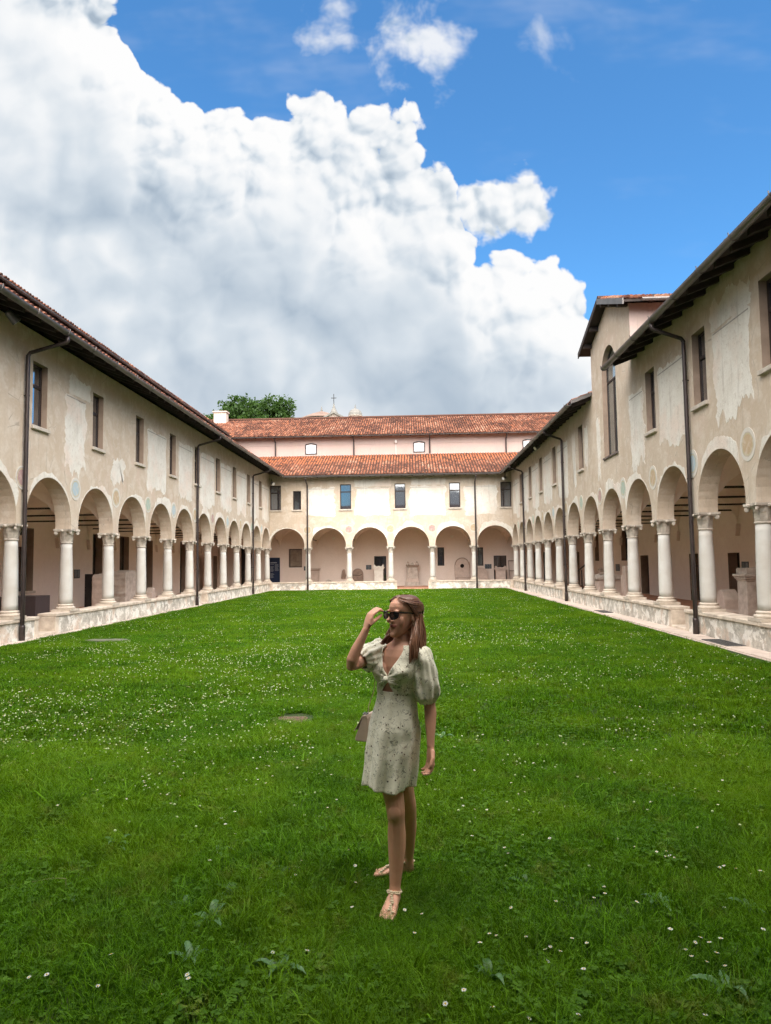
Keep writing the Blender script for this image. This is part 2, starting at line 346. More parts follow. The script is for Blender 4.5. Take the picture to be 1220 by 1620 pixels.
class MB:
    def __init__(s): s.v = []; s.f = []; s.mi = []; s.cur = 0
    def add(s, vs, fs):
        b = len(s.v); s.v += [tuple(q) for q in vs]; s.f += [tuple(b+i for i in q) for q in fs]; s.mi += [s.cur]*len(fs); return s
    def quad(s, a, b, c, d): return s.add([a, b, c, d], [(0, 1, 2, 3)])
    def box(s, a, b, f=None):
        (x0, y0, z0), (x1, y1, z1) = a, b
        vs = [(x0, y0, z0), (x1, y0, z0), (x1, y1, z0), (x0, y1, z0), (x0, y0, z1), (x1, y0, z1), (x1, y1, z1), (x0, y1, z1)]
        if f: vs = [f(*q) for q in vs]
        return s.add(vs, [(3, 2, 1, 0), (4, 5, 6, 7), (0, 1, 5, 4), (1, 2, 6, 5), (2, 3, 7, 6), (3, 0, 4, 7)])
    def tube(s, pts, r, n=8, cap=True):
        pts = [Vector(q) for q in pts]; rr = r if isinstance(r, (list, tuple)) else [r]*len(pts)
        rings = []; up = None
        for i, q in enumerate(pts):
            t = (pts[min(i+1, len(pts)-1)]-pts[max(i-1, 0)]).normalized()
            if up is None:
                up = Vector((0, 0, 1)) if abs(t.z) < .9 else Vector((0, 1, 0))
            a = t.cross(up).normalized(); bb = a.cross(t).normalized(); up = bb
            rings.append([q+(a*math.cos(2*math.pi*k/n)+bb*math.sin(2*math.pi*k/n))*rr[i] for k in range(n)])
        vs = [v for rg in rings for v in rg]; fs = []
        for i in range(len(rings)-1):
            for k in range(n):
                fs.append((i*n+k, i*n+(k+1) % n, (i+1)*n+(k+1) % n, (i+1)*n+k))
        if cap: fs += [tuple(range(n))[::-1], tuple((len(rings)-1)*n+k for k in range(n))]
        return s.add(vs, fs)
    def lathe(s, prof, n=16, c=(0, 0, 0), sx=1., sy=1.):
        vs = []; fs = []
        for r, z in prof:
            for k in range(n):
                a = 2*math.pi*k/n; vs.append((c[0]+r*math.cos(a)*sx, c[1]+r*math.sin(a)*sy, c[2]+z))
        for i in range(len(prof)-1):
            for k in range(n): fs.append((i*n+k, i*n+(k+1) % n, (i+1)*n+(k+1) % n, (i+1)*n+k))
        fs += [tuple(range(n))[::-1], tuple((len(prof)-1)*n+k for k in range(n))]
        return s.add(vs, fs)
    def prism(s, poly, f, t0, t1):
        """extrude a 2D outline; f(a, b, t) -> point"""
        n = len(poly)
        vs = [f(a, b, t0) for a, b in poly]+[f(a, b, t1) for a, b in poly]
        fs = [tuple(range(n)), tuple(range(2*n-1, n-1, -1))]+[(i, n+i, n+(i+1) % n, (i+1) % n) for i in range(n)]
        return s.add(vs, fs)
    def mesh(s, name, mats, smooth=False, fix=True, bevel=0.):
        me = bpy.data.meshes.new(name); me.from_pydata(s.v, [], s.f)
        for mt in (mats if isinstance(mats, (list, tuple)) else [mats]): me.materials.append(mt)
        if any(s.mi): me.polygons.foreach_set('material_index', s.mi)
        if fix or bevel:
            bm = bmesh.new(); bm.from_mesh(me)
            if bevel: bmesh.ops.bevel(bm, geom=list(bm.edges), offset=bevel, segments=1, affect='EDGES', profile=.5, clamp_overlap=True)
            if fix: bmesh.ops.recalc_face_normals(bm, faces=list(bm.faces))
            bm.to_mesh(me); bm.free()
        if smooth: me.polygons.foreach_set('use_smooth', [True]*len(me.polygons))
        me.update(); return me
    def build(s, name, mats, parent=None, smooth=False, fix=True, bevel=0.):
        return obj(name, s.mesh(name, mats, smooth, fix, bevel), parent)

# ------------------------------------------------------------------ the plan
BAY = 2.7
XL, XR, YB, YN = -9.4926, 6.7074, 46.1881, 46.1881-17*2.7
DIN = 4.4                                   # corridor depth behind the column line
HT = .22                                    # half thickness of the arcade wall
ZS, ZCROWN, ZMID, ZTOP = 2.81, 4.07, 4.3, 7.62
ZBASE, ZPAVE, ZFLOOR, ZLAWN = .574, .06, .10, .02
def ML(s, d, z): return (XL+d, s, z)
def MR(s, d, z): return (XR-d, s, z)
def MBk(s, d, z): return (s, YB-d, z)
def MF(s, d, z): return (s, YN+d, z)
# ------------------------------------------------------------------ ground, lawn, paving
def sheet(name, x0, x1, y0, y1, z, mat, t=.05):
    o = MB().box((x0, y0, z-t), (x1, y1, z)).build(name, mat); tag(o, kind='structure'); return o
sheet('ground', -600, 600, -300, 900, -.12, M['groundfar'])
XGL, XGR, YGB, YGF = -8.97, 6.02, 45.55, YN+HT+.45
sheet('lawn', XGL, XGR, YGF, YGB, ZLAWN, M['soil'], .1)
rs = random.Random(5)
def slab_mesh(name, lx, ly, mat, t=.08):
    return MB().box((-lx/2, -ly/2, -t), (lx/2, ly/2, 0)).mesh(name, mat, bevel=.006)
for nm, x0, x1 in (('pavement', XL+HT, XGL), ('pavement', XGR, XR-HT)):
    pv = MB().box((x0-.02, YGF, -.08), (x1, YB-HT, ZPAVE-.03)).build(nm, M['paving']); tag(pv, kind='structure')
    variants = [slab_mesh('paving_slab', x1-x0-.015, L_-.014, M['paving']) for L_ in (.9, 1.05, 1.2)]
    y = 8.0
    while y < YGB-.6:
        k = rs.randrange(3); L_ = (.9, 1.05, 1.2)[k]
        obj('paving_slab', variants[k], pv, ((x0+x1)/2+.004, y+L_/2, ZPAVE+rs.uniform(-.006, .006))); y += L_
pv = MB().box((XL+HT, YGB, -.08), (XR-HT, YB-HT, ZPAVE-.006)).build('pavement', M['paving']); tag(pv, kind='structure')
for nm, a, b in (('corridor_floor', (XL-DIN, YN-DIN), (XL+HT-.02, YB+DIN)), ('corridor_floor', (XR-HT+.02, YN-DIN), (XR+DIN, YB+DIN)), ('corridor_floor', (XL+HT-.02, YB-HT+.02), (XR-HT+.02, YB+DIN)), ('corridor_floor', (XL+HT-.02, YN-DIN), (XR-HT+.02, YN+HT-.02))):
    o = MB().box((*a, -.1), (*b, ZFLOOR)).build(nm, M['terra']); tag(o, kind='structure')

# ------------------------------------------------------------------ arcade walls
ARC_R = 1.15
def arch_pts(c, n=20):
    zc = ZCROWN-ARC_R
    return [(c-ARC_R, ZS)]+[(c-ARC_R*math.cos(math.pi*i/n), zc+ARC_R*math.sin(math.pi*i/n)) for i in range(n+1)]+[(c+ARC_R, ZS)]
def grid_wall(mb, Mf, d, s0, s1, z0, z1, holes, reveal=.32, mi_reveal=1, dback=None):
    ss = sorted({s0, s1}|{h[0] for h in holes}|{h[1] for h in holes}); zz = sorted({z0, z1}|{h[2] for h in holes}|{h[3] for h in holes})
    ss = [q for q in ss if s0 <= q <= s1]; zz = [q for q in zz if z0 <= q <= z1]
    for i in range(len(ss)-1):
        for j in range(len(zz)-1):
            cs, cz = (ss[i]+ss[i+1])/2, (zz[j]+zz[j+1])/2
            if any(h[0] < cs < h[1] and h[2] < cz < h[3] for h in holes): continue
            mb.quad(Mf(ss[i], d, zz[j]), Mf(ss[i+1], d, zz[j]), Mf(ss[i+1], d, zz[j+1]), Mf(ss[i], d, zz[j+1]))
    mb.cur = mi_reveal
    for a, b, c, e in holes:
        q = d-reveal
        if z0 <= c: mb.quad(Mf(a, d, c), Mf(b, d, c), Mf(b, q, c), Mf(a, q, c))
        if e < z1: mb.quad(Mf(a, d, e), Mf(b, d, e), Mf(b, q, e), Mf(a, q, e))
        mb.quad(Mf(a, d, c), Mf(a, d, e), Mf(a, q, e), Mf(a, q, c)); mb.quad(Mf(b, d, c), Mf(b, d, e), Mf(b, q, e), Mf(b, q, c))
    mb.cur = 0
def facade(parent, Mf, cols, holes, s0, s1, ztop=ZTOP):
    mb = MB()
    bot = [(s0, ZS)]
    for a, b in zip(cols[:-1], cols[1:]): bot += arch_pts((a+b)/2)
    bot.append((s1, ZS))
    for d in (HT, -HT):
        for (a, za), (b, zb) in zip(bot[:-1], bot[1:]):
            if b-a > 1e-6: mb.quad(Mf(a, d, za), Mf(b, d, zb), Mf(b, d, ZMID), Mf(a, d, ZMID))
    for (a, za), (b, zb) in zip(bot[:-1], bot[1:]): mb.quad(Mf(a, HT, za), Mf(b, HT, zb), Mf(b, -HT, zb), Mf(a, -HT, za))
    grid_wall(mb, Mf, HT, s0, s1, ZMID, ztop, holes, .34, 1)
    return mb.build('wall', [M['plaster'], M['reveal']], parent)

# shared column meshes
def capital_mesh():
    mb = MB()
    mb.lathe([(.150, -.40), (.170, -.385), (.172, -.365), (.152, -.35), (.150, -.28), (.158, -.20), (.178, -.12), (.198, -.07), (.17, -.055)], 20)
    # leaves round the bell
    for k in range(8):
        a = 2*math.pi*(k+.5)/8; ca, sa = math.cos(a), math.sin(a)
        pr = [(.152, -.345, .052), (.165, -.27, .058), (.185, -.20, .045), (.215, -.155, .026), (.205, -.175, .012)]
        for (r0, z0, w0), (r1, z1, w1) in zip(pr[:-1], pr[1:]):
            mb.quad((r0*ca-w0*sa, r0*sa+w0*ca, z0), (r0*ca+w0*sa, r0*sa-w0*ca, z0), (r1*ca+w1*sa, r1*sa-w1*ca, z1), (r1*ca-w1*sa, r1*sa+w1*ca, z1))
    # concave-sided abacus
    out = []
    for k in range(4):
        a0 = math.pi/4+k*math.pi/2; a1 = a0+math.pi/2
        c0 = Vector((math.cos(a0), math.sin(a0)))*.385; c1 = Vector((math.cos(a1), math.sin(a1)))*.385; tdir = (c1-c0).normalized(); nrm = Vector((tdir.y, -tdir.x))
        for i in range(6):
            t = .06+.88*i/5; p = c0.lerp(c1, t)-nrm*(.055*math.sin(math.pi*t)); out.append((p.x, p.y))
    mb.prism(out, lambda a, b, t: (a, b, t), -.05, 0)
    mb.prism([(a*.9, b*.9) for a, b in out], lambda a, b, t: (a, b, t), -.075, -.0502)
    # corner volutes
    for k in range(4):
        a = math.pi/4+k*math.pi/2; ca, sa = math.cos(a), math.sin(a)
        c = Vector((ca*.285, sa*.285, -.108)); ax = Vector((-sa, ca, 0))
        for r, w in ((.052, .020), (.036, .028), (.016, .034)):
            mb.tube([c-ax*w, c+ax*w], r, 12)
        mb.tube([(ca*.15, sa*.15, -.085), (ca*.24, sa*.24, -.07), (ca*.30, sa*.30, -.060)], [.034, .034, .030], 6)
    # fleuron in the middle of each side
    for k in range(4):
        a = k*math.pi/2; mb.lathe([(.01, -.04), (.04, -.02), (.045, .01), (.02, .035)], 8, (.275*math.cos(a), .275*math.sin(a), -.05))
    return mb.mesh('capital', M['capital'])
def shaft_mesh():
    prof = []
    z0, z1 = ZBASE+.20, ZS-.40
    for i in range(13):
        t = i/12; prof.append((.176-.031*t**1.6+.004*math.sin(math.pi*t), z0+(z1-z0)*t))
    return MB().lathe(prof, 24).mesh('column', M['marble'], smooth=True)
def base_mesh():
    mb = MB(); mb.box((-.265, -.265, 0), (.265, .265, .062))
    prof = [(.255, .0625)]
    prof += [(.235+.022*math.cos(a), .092+.03*math.sin(a)) for a in (-1.2, -.6, 0, .6, 1.2)]
    prof += [(.215, .125), (.205, .135), (.207, .15)]
    prof += [(.200+.016*math.cos(a), .168+.018*math.sin(a)) for a in (-1.1, -.5, 0, .5, 1.1)]
    prof += [(.194, .19), (.188, .2005)]
    mb.lathe(prof, 24); return mb.mesh('base', M['basest'])
CAPM, SHM, BSM = capital_mesh(), shaft_mesh(), base_mesh()
rs = random.Random(3)
def column(parent, x, y):
    c = obj('column', SHM, parent, (x, y, 0), rs.uniform(0, 6))
    k = rs.uniform(-.02, .02)
    cp = obj('capital', CAPM, None, (x, y, ZS))
    cp.parent = c; cp.matrix_parent_inverse = c.matrix_basis.inverted()
    bp = obj('base', BSM, None, (x, y, ZBASE))
    bp.parent = c; bp.matrix_parent_inverse = c.matrix_basis.inverted()
    return c
def vault_mesh():
    n = 12; r1 = BAY/2-.015; a = (DIN-HT)/2; rise = 1.30; z0 = ZS+.05; vs = []; fs = []
    for i in range(n+1):
        u = -BAY/2+BAY*(0.5-.5*math.cos(math.pi*i/n))
        for j in range(n+1):
            v = -a+2*a*(.5-.5*math.cos(math.pi*j/n))
            h1 = math.sqrt(max(0, 1-(u/r1)**2)); h2 = math.sqrt(max(0, 1-(v/a)**2))
            vs.append((u, v-HT-a, z0+rise*max(h1, h2)))
    for i in range(n):
        for j in range(n): fs.append((i*(n+1)+j, i*(n+1)+j+1, (i+1)*(n+1)+j+1, (i+1)*(n+1)+j))
    return MB().add(vs, fs)
def vaults(parent, Mf, cols):
    base = vault_mesh(); proto = {}
    for a, b in zip(cols[:-1], cols[1:]):
        mb = MB(); c = (a+b)/2
        key = 'v'
        if key not in proto:
            mb.add([Mf(u, v, z) for u, v, z in base.v], base.f); proto[key] = mb.mesh('vault', M['vault'], smooth=False, fix=False)
        o0 = Vector(Mf(0, 0, 0)); o1 = Vector(Mf(c, 0, 0))
        obj('vault', proto[key], parent, o1-o0)
def corbels_rods(parent, Mf, cols):
    mbc = MB(); o0 = Vector(Mf(0, 0, 0))
    mbc.prism([(-.16, ZS+.1), (.16, ZS+.1), (.09, ZS-.18), (.05, ZS-.30), (-.05, ZS-.30), (-.09, ZS-.18)], lambda a, b, t: Mf(a, t, b), -DIN, -DIN+.14)
    cm = mbc.mesh('corbel', M['inner'])
    rm = MB().box((-.022, -DIN, ZS+.56), (.022, -HT, ZS+.61), Mf).mesh('tie_rod', M['iron'])
    for c in cols:
        off = Vector(Mf(c, 0, 0))-o0
        obj('corbel', cm, parent, off); obj('tie_rod', rm, parent, off)
def low_wall(parent, Mf, segs, joints=1.35):
    for s0, s1 in segs:
        lw = MB(); n = max(2, int((s1-s0)/.6))
        lw.box((s0, -HT, -.05), (s1, HT, ZBASE-.085), Mf)
        w = lw.build('low_wall', M['lowwall'], parent)
        # dressed end blocks
        for e, sg in ((s0, 1), (s1, -1)):
            MB().box((e-sg*.012, -HT-.012, ZPAVE-.05), (e+sg*.16, HT+.012, ZBASE-.086), Mf).build('end_block', M['coping'], w, bevel=.008)
        s = s0-.015
        while s < s1:
            L_ = min(rs.uniform(1.0, 1.6), s1+.015-s)
            if s1+.015-(s+L_) < .4: L_ = s1+.015-s
            dz = rs.uniform(-.005, .004); j = rs.uniform(.0, .015)
            MB().box((s+.004, -HT-.035, ZBASE-.084+dz*.2), (s+L_-.004, HT+.03+j, ZBASE-.002+dz), Mf).build('coping_stone', M['coping'], w, bevel=.012)
            s += L_
def window(parent, Mf, s0, s1, z0, z1, d=HT-.15, transom=.66, sill=True, glass='glass', arched=False):
    t = .055; mb = MB()
    e = .003
    mb.box((s0+e, d-.05, z0+e), (s0+t, d, z1-e), Mf); mb.box((s1-t, d-.05, z0+e), (s1-e, d, z1-e), Mf)
    mb.box((s0+t, d-.048, z0+e), (s1-t, d-.002, z0+t), Mf); mb.box((s0+t, d-.048, z1-t), (s1-t, d-.002, z1-e), Mf)
    zt = z0+(z1-z0)*transom
    if transom: mb.box((s0+t, d-.046, zt-.035), (s1-t, d+.012, zt+.035), Mf)
    w = mb.build('window', M['frame'], parent)
    spans = [(z0+t, zt-.035), (zt+.035, z1-t)] if transom else [(z0+t, z1-t)]
    for a, b in spans: MB().box((s0+t, d-.035, a), (s1-t, d-.025, b), Mf).build('pane', M[glass], w)
    if sill: MB().box((s0-.07, HT-.12, z0-.085), (s1+.07, HT+.075, z0+.006), Mf).build('sill', M['sill'], w, bevel=.008)
    return w

# jagged plaster patches
def frac1(rng, n, rough=.55):
    a = np.zeros(n)
    for k in range(1, 40):
        a += rng.normal()*k**-(.5+rough)*np.cos(2*np.pi*k*np.arange(n)/n+rng.uniform(0, 6.28))
    return a/ max(1e-6, np.abs(a).max())
nrng = np.random.default_rng(11)
def patch(parent, Mf, s0, s1, z0, z1, amp=.10, d=HT+.005, bottom=.25, line=None, name='plaster_patch', top=.08):
    pts = []; step = .035
    def side(a, b, nrm, am, corner):
        L_ = math.dist(a, b); n = max(4, int(L_/step)); f = frac1(nrng, n*2)[:n]
        for i in range(n):
            t = i/n; k = min(1, min(t, 1-t)*n/3)
            pts.append((a[0]+(b[0]-a[0])*t+nrm[0]*f[i]*am*k, a[1]+(b[1]-a[1])*t+nrm[1]*f[i]*am*k))
    side((s0, z0), (s1, z0), (0, 1), bottom, 0); side((s1, z0), (s1, z1), (1, 0), amp, 0)
    side((s1, z1), (s0, z1), (0, 1), top, 0); side((s0, z1), (s0, z0), (1, 0), amp, 0)
    mb = MB(); mb.prism(pts, lambda a, b, t: Mf(a, t, b), HT-.002, d)
    p = mb.build(name, M['patch'], parent)
    if line: MB().box((s0+.05, HT-.002, line-.012), (s1-.05, d+.006, line+.012), Mf).build('cornice_line', M['line'], p)
    return p
def halo(parent, Mf, c, w=.16, d=HT+.004):
    """ragged remains of pale plaster round an arch head, sometimes only on part of it"""
    a0 = nrng.uniform(.25, .75); a1 = math.pi-nrng.uniform(.25, .75)
    n = 110; f = frac1(nrng, n*2, .35)[:n]; g = frac1(nrng, n*2, 1.2)[:n]; zc = ZCROWN-ARC_R; inn = []; out = []
    for i in range(n):
        a = a0+(a1-a0)*i/(n-1); k = min(1., 7*min(i, n-1-i)/(n-1))
        r = ARC_R+.02+w*max(.04, .75+.5*f[i]+.9*g[i])*k
        r = min(r, 1.335/max(.05, abs(math.cos(a))), zc*0+ARC_R+.62); r = max(r, ARC_R+.008)
        inn.append((c-(ARC_R+.002)*math.cos(a), zc+(ARC_R+.002)*math.sin(a))); out.append((c-r*math.cos(a), zc+r*math.sin(a)))
    mb = MB(); vs = []; fs = []
    for t in (d, HT-.002): vs += [Mf(a, t, b) for a, b in inn]+[Mf(a, t, b) for a, b in out]
    for i in range(n-1):
        fs.append((i, i+1, n+i+1, n+i)); fs.append((n+i, n+i+1, 3*n+i+1, 3*n+i)); fs.append((i, i+1, 2*n+i+1, 2*n+i))
    mb.add(vs, fs); return mb.build('plaster_patch', M['patch'], parent)
def roundel(parent, Mf, s, z=3.93, k=0, r=.29, d=HT+.009):
    o0 = Vector(Mf(s, d, z)); mb = MB(); n = 32
    ring = [(r*math.cos(2*math.pi*i/n), r*1.05*math.sin(2*math.pi*i/n)) for i in range(n)]
    mb.prism(ring, lambda a, b, t: Vector(Mf(s+a, t, z+b))-o0, HT-.002, d)
    obj('painted_roundel', mb.mesh('painted_roundel', RND[k % 4]), parent, o0)

# ------------------------------------------------------------------ roofs
SLOPE = .38; CA = 1/math.sqrt(1+SLOPE**2); SA = SLOPE*CA
def tile_template():
    vs = []; n = 6
    for w, r, h in ((0, .068, .018), (.40, .054, 0.)):
        for k in range(n+1):
            a = math.pi*k/n; vs.append((-r*math.cos(a), w, h+r*1.0*math.sin(a)))
    fs = [(k, k+1, n+1+k+1, n+1+k) for k in range(n)]+[tuple(range(n, -1, -1))]
    return np.array(vs), fs
TV, TF = tile_template()
def tiles(parent, Mf, eave_d, eave_z, u0, u1, run, inside, seed=1, du=.19, dw=.335, orange=None, w0=-.05, dark=0.):
    """rows of cover tiles; Mf(s, d, z); the roof rises away from the courtyard"""
    rg = np.random.default_rng(seed); allv = []; faces = []; cols = []
    W = run/CA; nrow = int((W-.1)/dw); ncol = int((u1-u0)/du); base = 0
    tint = rg.random((nrow+2, ncol+2))
    big = np.array([[mnoise.noise(Vector((i*.11+seed*7, j*.16, seed))) for i in range(ncol+1)] for j in range(nrow+1)])
    for j in range(nrow):
        for i in range(ncol):
            u = u0+(i+.5)*du+rg.normal()*.006; w = j*dw+w0+rg.normal()*.012
            if not inside(u, w*CA): continue
            yaw = rg.normal()*.02; hh = .012+abs(rg.normal())*.006
            P = TV.copy(); x = P[:, 0]+P[:, 1]*yaw+u; ww = P[:, 1]+w; h = P[:, 2]+hh
            a = ww*CA-h*SA; z = eave_z+ww*SA+h*CA
            vs = [Mf(x[q], eave_d-a[q], z[q]) for q in range(len(x))]
            allv += vs; faces += [tuple(base+q for q in f) for f in TF]; base += len(vs)
            t = min(1., max(0., .45-dark+.8*(tint[j, i]-.5)+.5*big[j, i])); og = 0.
            if orange: og = orange(u, w*CA, rg.random(), big[j, i])
            cols += [(t, og, 0, 1)]*len(TF)
    me = bpy.data.meshes.new('roof_tiles'); me.from_pydata(allv, [], faces); me.materials.append(M['tile'])
    at = me.color_attributes.new('tcol', 'FLOAT_COLOR', 'CORNER')
    arr = []
    for f, c in zip(faces, cols): arr += list(c)*len(f)
    at.data.foreach_set('color', arr)
    o = obj('roof_tiles', me, parent); o['kind'] = 'stuff'; return o
def roof_deck(parent, Mf, eave_d, eave_z, poly, th=.05):
    """poly: outline in (s, run from the eave)"""
    mb = MB(); n = len(poly)
    def f(s, a, h): return Mf(s, eave_d-a, eave_z+a*SLOPE+h)
    vs = [f(s, a, -th) for s, a in poly]+[f(s, a, 0) for s, a in poly]
    mb.add(vs, [tuple(range(n))]); mb.cur = 1
    mb.f.append(tuple(range(2*n-1, n-1, -1))); mb.mi.append(1); mb.cur = 0
    for i in range(n): mb.f.append((i, (i+1) % n, n+(i+1) % n, n+i)); mb.mi.append(0)
    return mb.build('roof', [M['wood'], M['roofdark']], parent)
def rafters(parent, Mf, ov, eave_z, s0, s1, step=.68, dep=.13, wid=.10):
    mb = MB(); ed = HT+ov
    def f(s, d, h): return Mf(s, d, eave_z+(ed-d)*SLOPE-.052+h)
    mb.box((-wid/2, HT-.05, -dep), (wid/2, HT+ov-.10, 0), f); me = mb.mesh('rafter', M['wood'])
    o0 = Vector(Mf(0, 0, 0)); s = s0
    while s < s1:
        obj('rafter', me, parent, Vector(Mf(s, 0, 0))-o0); s += step
def gutter(parent, Mf, d, z, s0, s1, r=.092, brackets=1.4):
    mb = MB(); n = 8; prof = [(d+r*math.cos(math.pi+math.pi*k/n), z+r*math.sin(math.pi+math.pi*k/n)) for k in range(n+1)]
    prof += [(d+r*.8*math.cos(math.pi*k/n), z-.012-.8*r*math.sin(math.pi*k/n)) for k in range(n+1)]
    mb.prism(prof, lambda a, b, t: Mf(t, a, b), s0, s1)
    g = mb.build('gutter', M['gutter'], parent)
    bm_ = MB().tube([Mf(0, d-r*1.06*math.cos(math.pi*k/8), z-r*1.08*math.sin(math.pi*k/8)) for k in range(9)]+[Mf(0, d+r*1.1, z+.045)], .011, 5).mesh('gutter_bracket', M['gutter'])
    o0 = Vector(Mf(0, 0, 0)); s = s0+.4
    while s < s1: obj('gutter_bracket', bm_, g, Vector(Mf(s, 0, 0))-o0); s += brackets
    return g
def downpipe(parent, Mf, s, dg, zg, dw=HT+.085, zb=ZPAVE, r=.05):
    mb = MB(); mb.tube([Mf(s, dg, zg-.04), Mf(s, dg, zg-.16), Mf(s, dg-.06, zg-.2), Mf(s, dw+.05, zg-.42), Mf(s, dw, zg-.50), Mf(s, dw, zg-.6), Mf(s, dw, 1.1), Mf(s, dw, zb)], [r, r, r*.95, r*.95, r, r, r, r], 10)
    p = mb.build('downpipe', M['pipe'], parent, smooth=True)
    MB().tube([Mf(s, dw, zb-.01), Mf(s, dw, zb+.33), Mf(s, dw, zb+.36)], [r*1.35, r*1.3, r*1.15], 10).build('pipe_shoe', M['pipe'], p, smooth=True)
    for z in (1.6, 3.6, 5.9):
        b = MB(); b.tube([Mf(s, dw, z-.02), Mf(s, dw, z+.02)], r*1.16, 10); b.box((s-.012, HT-.02, z-.01), (s+.012, dw, z+.01), Mf); b.build('pipe_bracket', M['pipe'], p)

def inner_wall(parent, Mf, s0, s1, openings, z1=4.5, leafs=True):
    mb = MB(); holes = [(a, b, max(c, .05), e) for a, b, c, e, *_ in openings]
    grid_wall(mb, Mf, -DIN, s0, s1, .05, z1, holes, .34, 1)
    w = mb.build('corridor_wall', [M['inner'], M['reveal']], parent)
    for op in openings:
        a, b, c, e = op[:4]; kind = op[4] if len(op) > 4 else 'door'
        if kind == 'door':
            q = MB(); q.box((a+.003, -DIN-.38, c), (b-.003, -DIN-.32, e-.003), Mf); dr = q.build('door', M['dark'], parent)
            MB().box((a+.06, -DIN-.318, c+1.0), (a+.10, -DIN-.27, c+1.12), Mf).build('handle', M['iron'], dr)
        else:
            window(parent, lambda s, d, z: Mf(s, d-DIN-HT, z), a, b, c, e, HT-.06 if kind == 'winf' else HT-.25, 0 if kind != 'wint' else .6, kind == 'wins', 'curtain' if kind == 'winc' else 'glass')
    return w
# ------------------------------------------------------------------ the four wings
EZ = 7.42                                   # eave height
OVL, OVR, OVB = 1.0, .75, .85
XEL, XER, YEB, YEF = XL+HT+OVL, XR-HT-OVR, YB-HT-OVB, YN+HT+.8
colsY = [YB-k*BAY for k in range(17, -1, -1)]
colsX = [XL+i*BAY for i in range(7)]
WZ0, WZ1 = 5.26, 6.88
RUN = OVL+HT+DIN

# --- left wing
LW = empty('cloister_wing', (XL, YB-15, 0), 'long two-storey arcaded cloister wing along the left side of the lawn', 'building')
lwin = [(yc-.35, yc+.35, WZ0, WZ1) for yc in (10.7, 13.95, 17.24, 20.54, 23.78, 27.14, 30.3, 33.6, 36.77, 40.0, 43.14)]
facade(LW, ML, colsY, lwin, YN-HT, YB+HT)
for w in lwin: window(LW, ML, *w)
for y in colsY[:-1]: column(LW, XL, y)
vaults(LW, ML, colsY); corbels_rods(LW, ML, colsY[5:])
low_wall(LW, ML, [(YN, 17.36), (18.22, 30.95), (31.9, YB+HT)])
inner_wall(LW, ML, YN-DIN, YB+DIN, [(24.4, 25.6, .92, 3.2, 'wins'), (30.45, 31.4, ZFLOOR, 3.2), (33.3, 34.4, 1.5, 3.2, 'win'), (36.6, 37.6, ZFLOOR, 3.12), (42.1, 43.3, ZFLOOR, 3.2), (49.2, 50.2, ZFLOOR, 2.4)])
EZL = EZ+.05
roof_deck(LW, ML, HT+OVL, EZL, [(YN-HT, 0), (YEB, 0), (YEB+RUN, RUN), (YN-HT, RUN)])
tiles(LW, ML, HT+OVL, EZL, 9.0, YEB+RUN, RUN, lambda u, a: u < YEB+a-.1, 21, w0=.02, dark=.25)
rafters(LW, ML, OVL, EZL, 8.7, YEB-.3)
gutter(LW, ML, HT+OVL+.055, EZL-.045, 2.0, YEB-.05)
for y in (16.5, 30.12, 40.8): downpipe(LW, ML, y, HT+OVL+.05, EZL-.1)
patch(LW, ML, 18.55, 19.75, 4.45, 6.45, .12, line=6.42); patch(LW, ML, 18.75, 20.0, 6.5, 7.0, .08, bottom=.03, top=.12)
patch(LW, ML, 21.6, 22.5, 4.35, 5.15, .16, bottom=.2, top=.18); patch(LW, ML, 24.45, 26.4, 4.55, 6.6, .12, line=6.55)
for a, b in ((27.8, 29.6), (30.75, 32.95), (34.1, 36.15), (37.3, 39.4), (40.55, 42.6), (43.6, 45.6)): patch(LW, ML, a, b, 4.5, 6.75, .10, line=6.55)
patch(LW, ML, 11.4, 13.2, 4.6, 6.7, .12)
for i, y in enumerate(colsY[:-1]):
    if y > 8: halo(LW, ML, y+BAY/2, w=(.16, .24, .12, .2)[i % 4])
for i, y in enumerate(colsY[:-1]):
    if y > 12: roundel(LW, ML, y, 3.92, (1, 0, 2, 3, 0, 2)[i % 6], .30 if i % 3 else .27)

# --- right wing
RW = empty('cloister_wing', (XR, YB-15, 0), 'long two-storey arcaded cloister wing along the right side of the lawn', 'building')
rwin = [(yc-.36, yc+.36, WZ0-.06, WZ1) for yc in (9.6, 12.72, 15.88, 19.15, 27.12, 32.17, 35.55, 38.78, 42.05)]
BW = (22.26, 23.84, 5.14, 8.75)             # tall arched window of the gabled block
TY0, TY1 = 20.68, 25.18
facade(RW, MR, colsY, rwin+[(BW[0], BW[1], BW[2], ZTOP)], YN-HT, YB+HT)
for w in rwin: window(RW, MR, *w)
for y in colsY[:-1]: column(RW, XR, y)
vaults(RW, MR, colsY); corbels_rods(RW, MR, colsY[5:])
low_wall(RW, MR, [(YN, 17.3), (18.25, 30.3), (31.1, YB+HT)])
inner_wall(RW, MR, YN-DIN, YB+DIN, [(24.6, 25.5, ZFLOOR, 1.95), (28.1, 29.0, ZFLOOR, 1.95), (33.95, 35.1, ZFLOOR, 1.95), (37.05, 38.25, 1.7, 3.3, 'win'), (42.8, 43.7, 1.7, 3.3, 'win'), (47.8, 48.9, ZFLOOR, 2.3)])
ovr_run = OVR+HT+DIN
roof_deck(RW, MR, HT+OVR, EZ, [(YN-HT, 0), (TY0, 0), (TY0, ovr_run), (YN-HT, ovr_run)])
roof_deck(RW, MR, HT+OVR, EZ-.02, [(TY1, 0), (YEB, 0), (YEB+ovr_run, ovr_run), (TY1, ovr_run)])
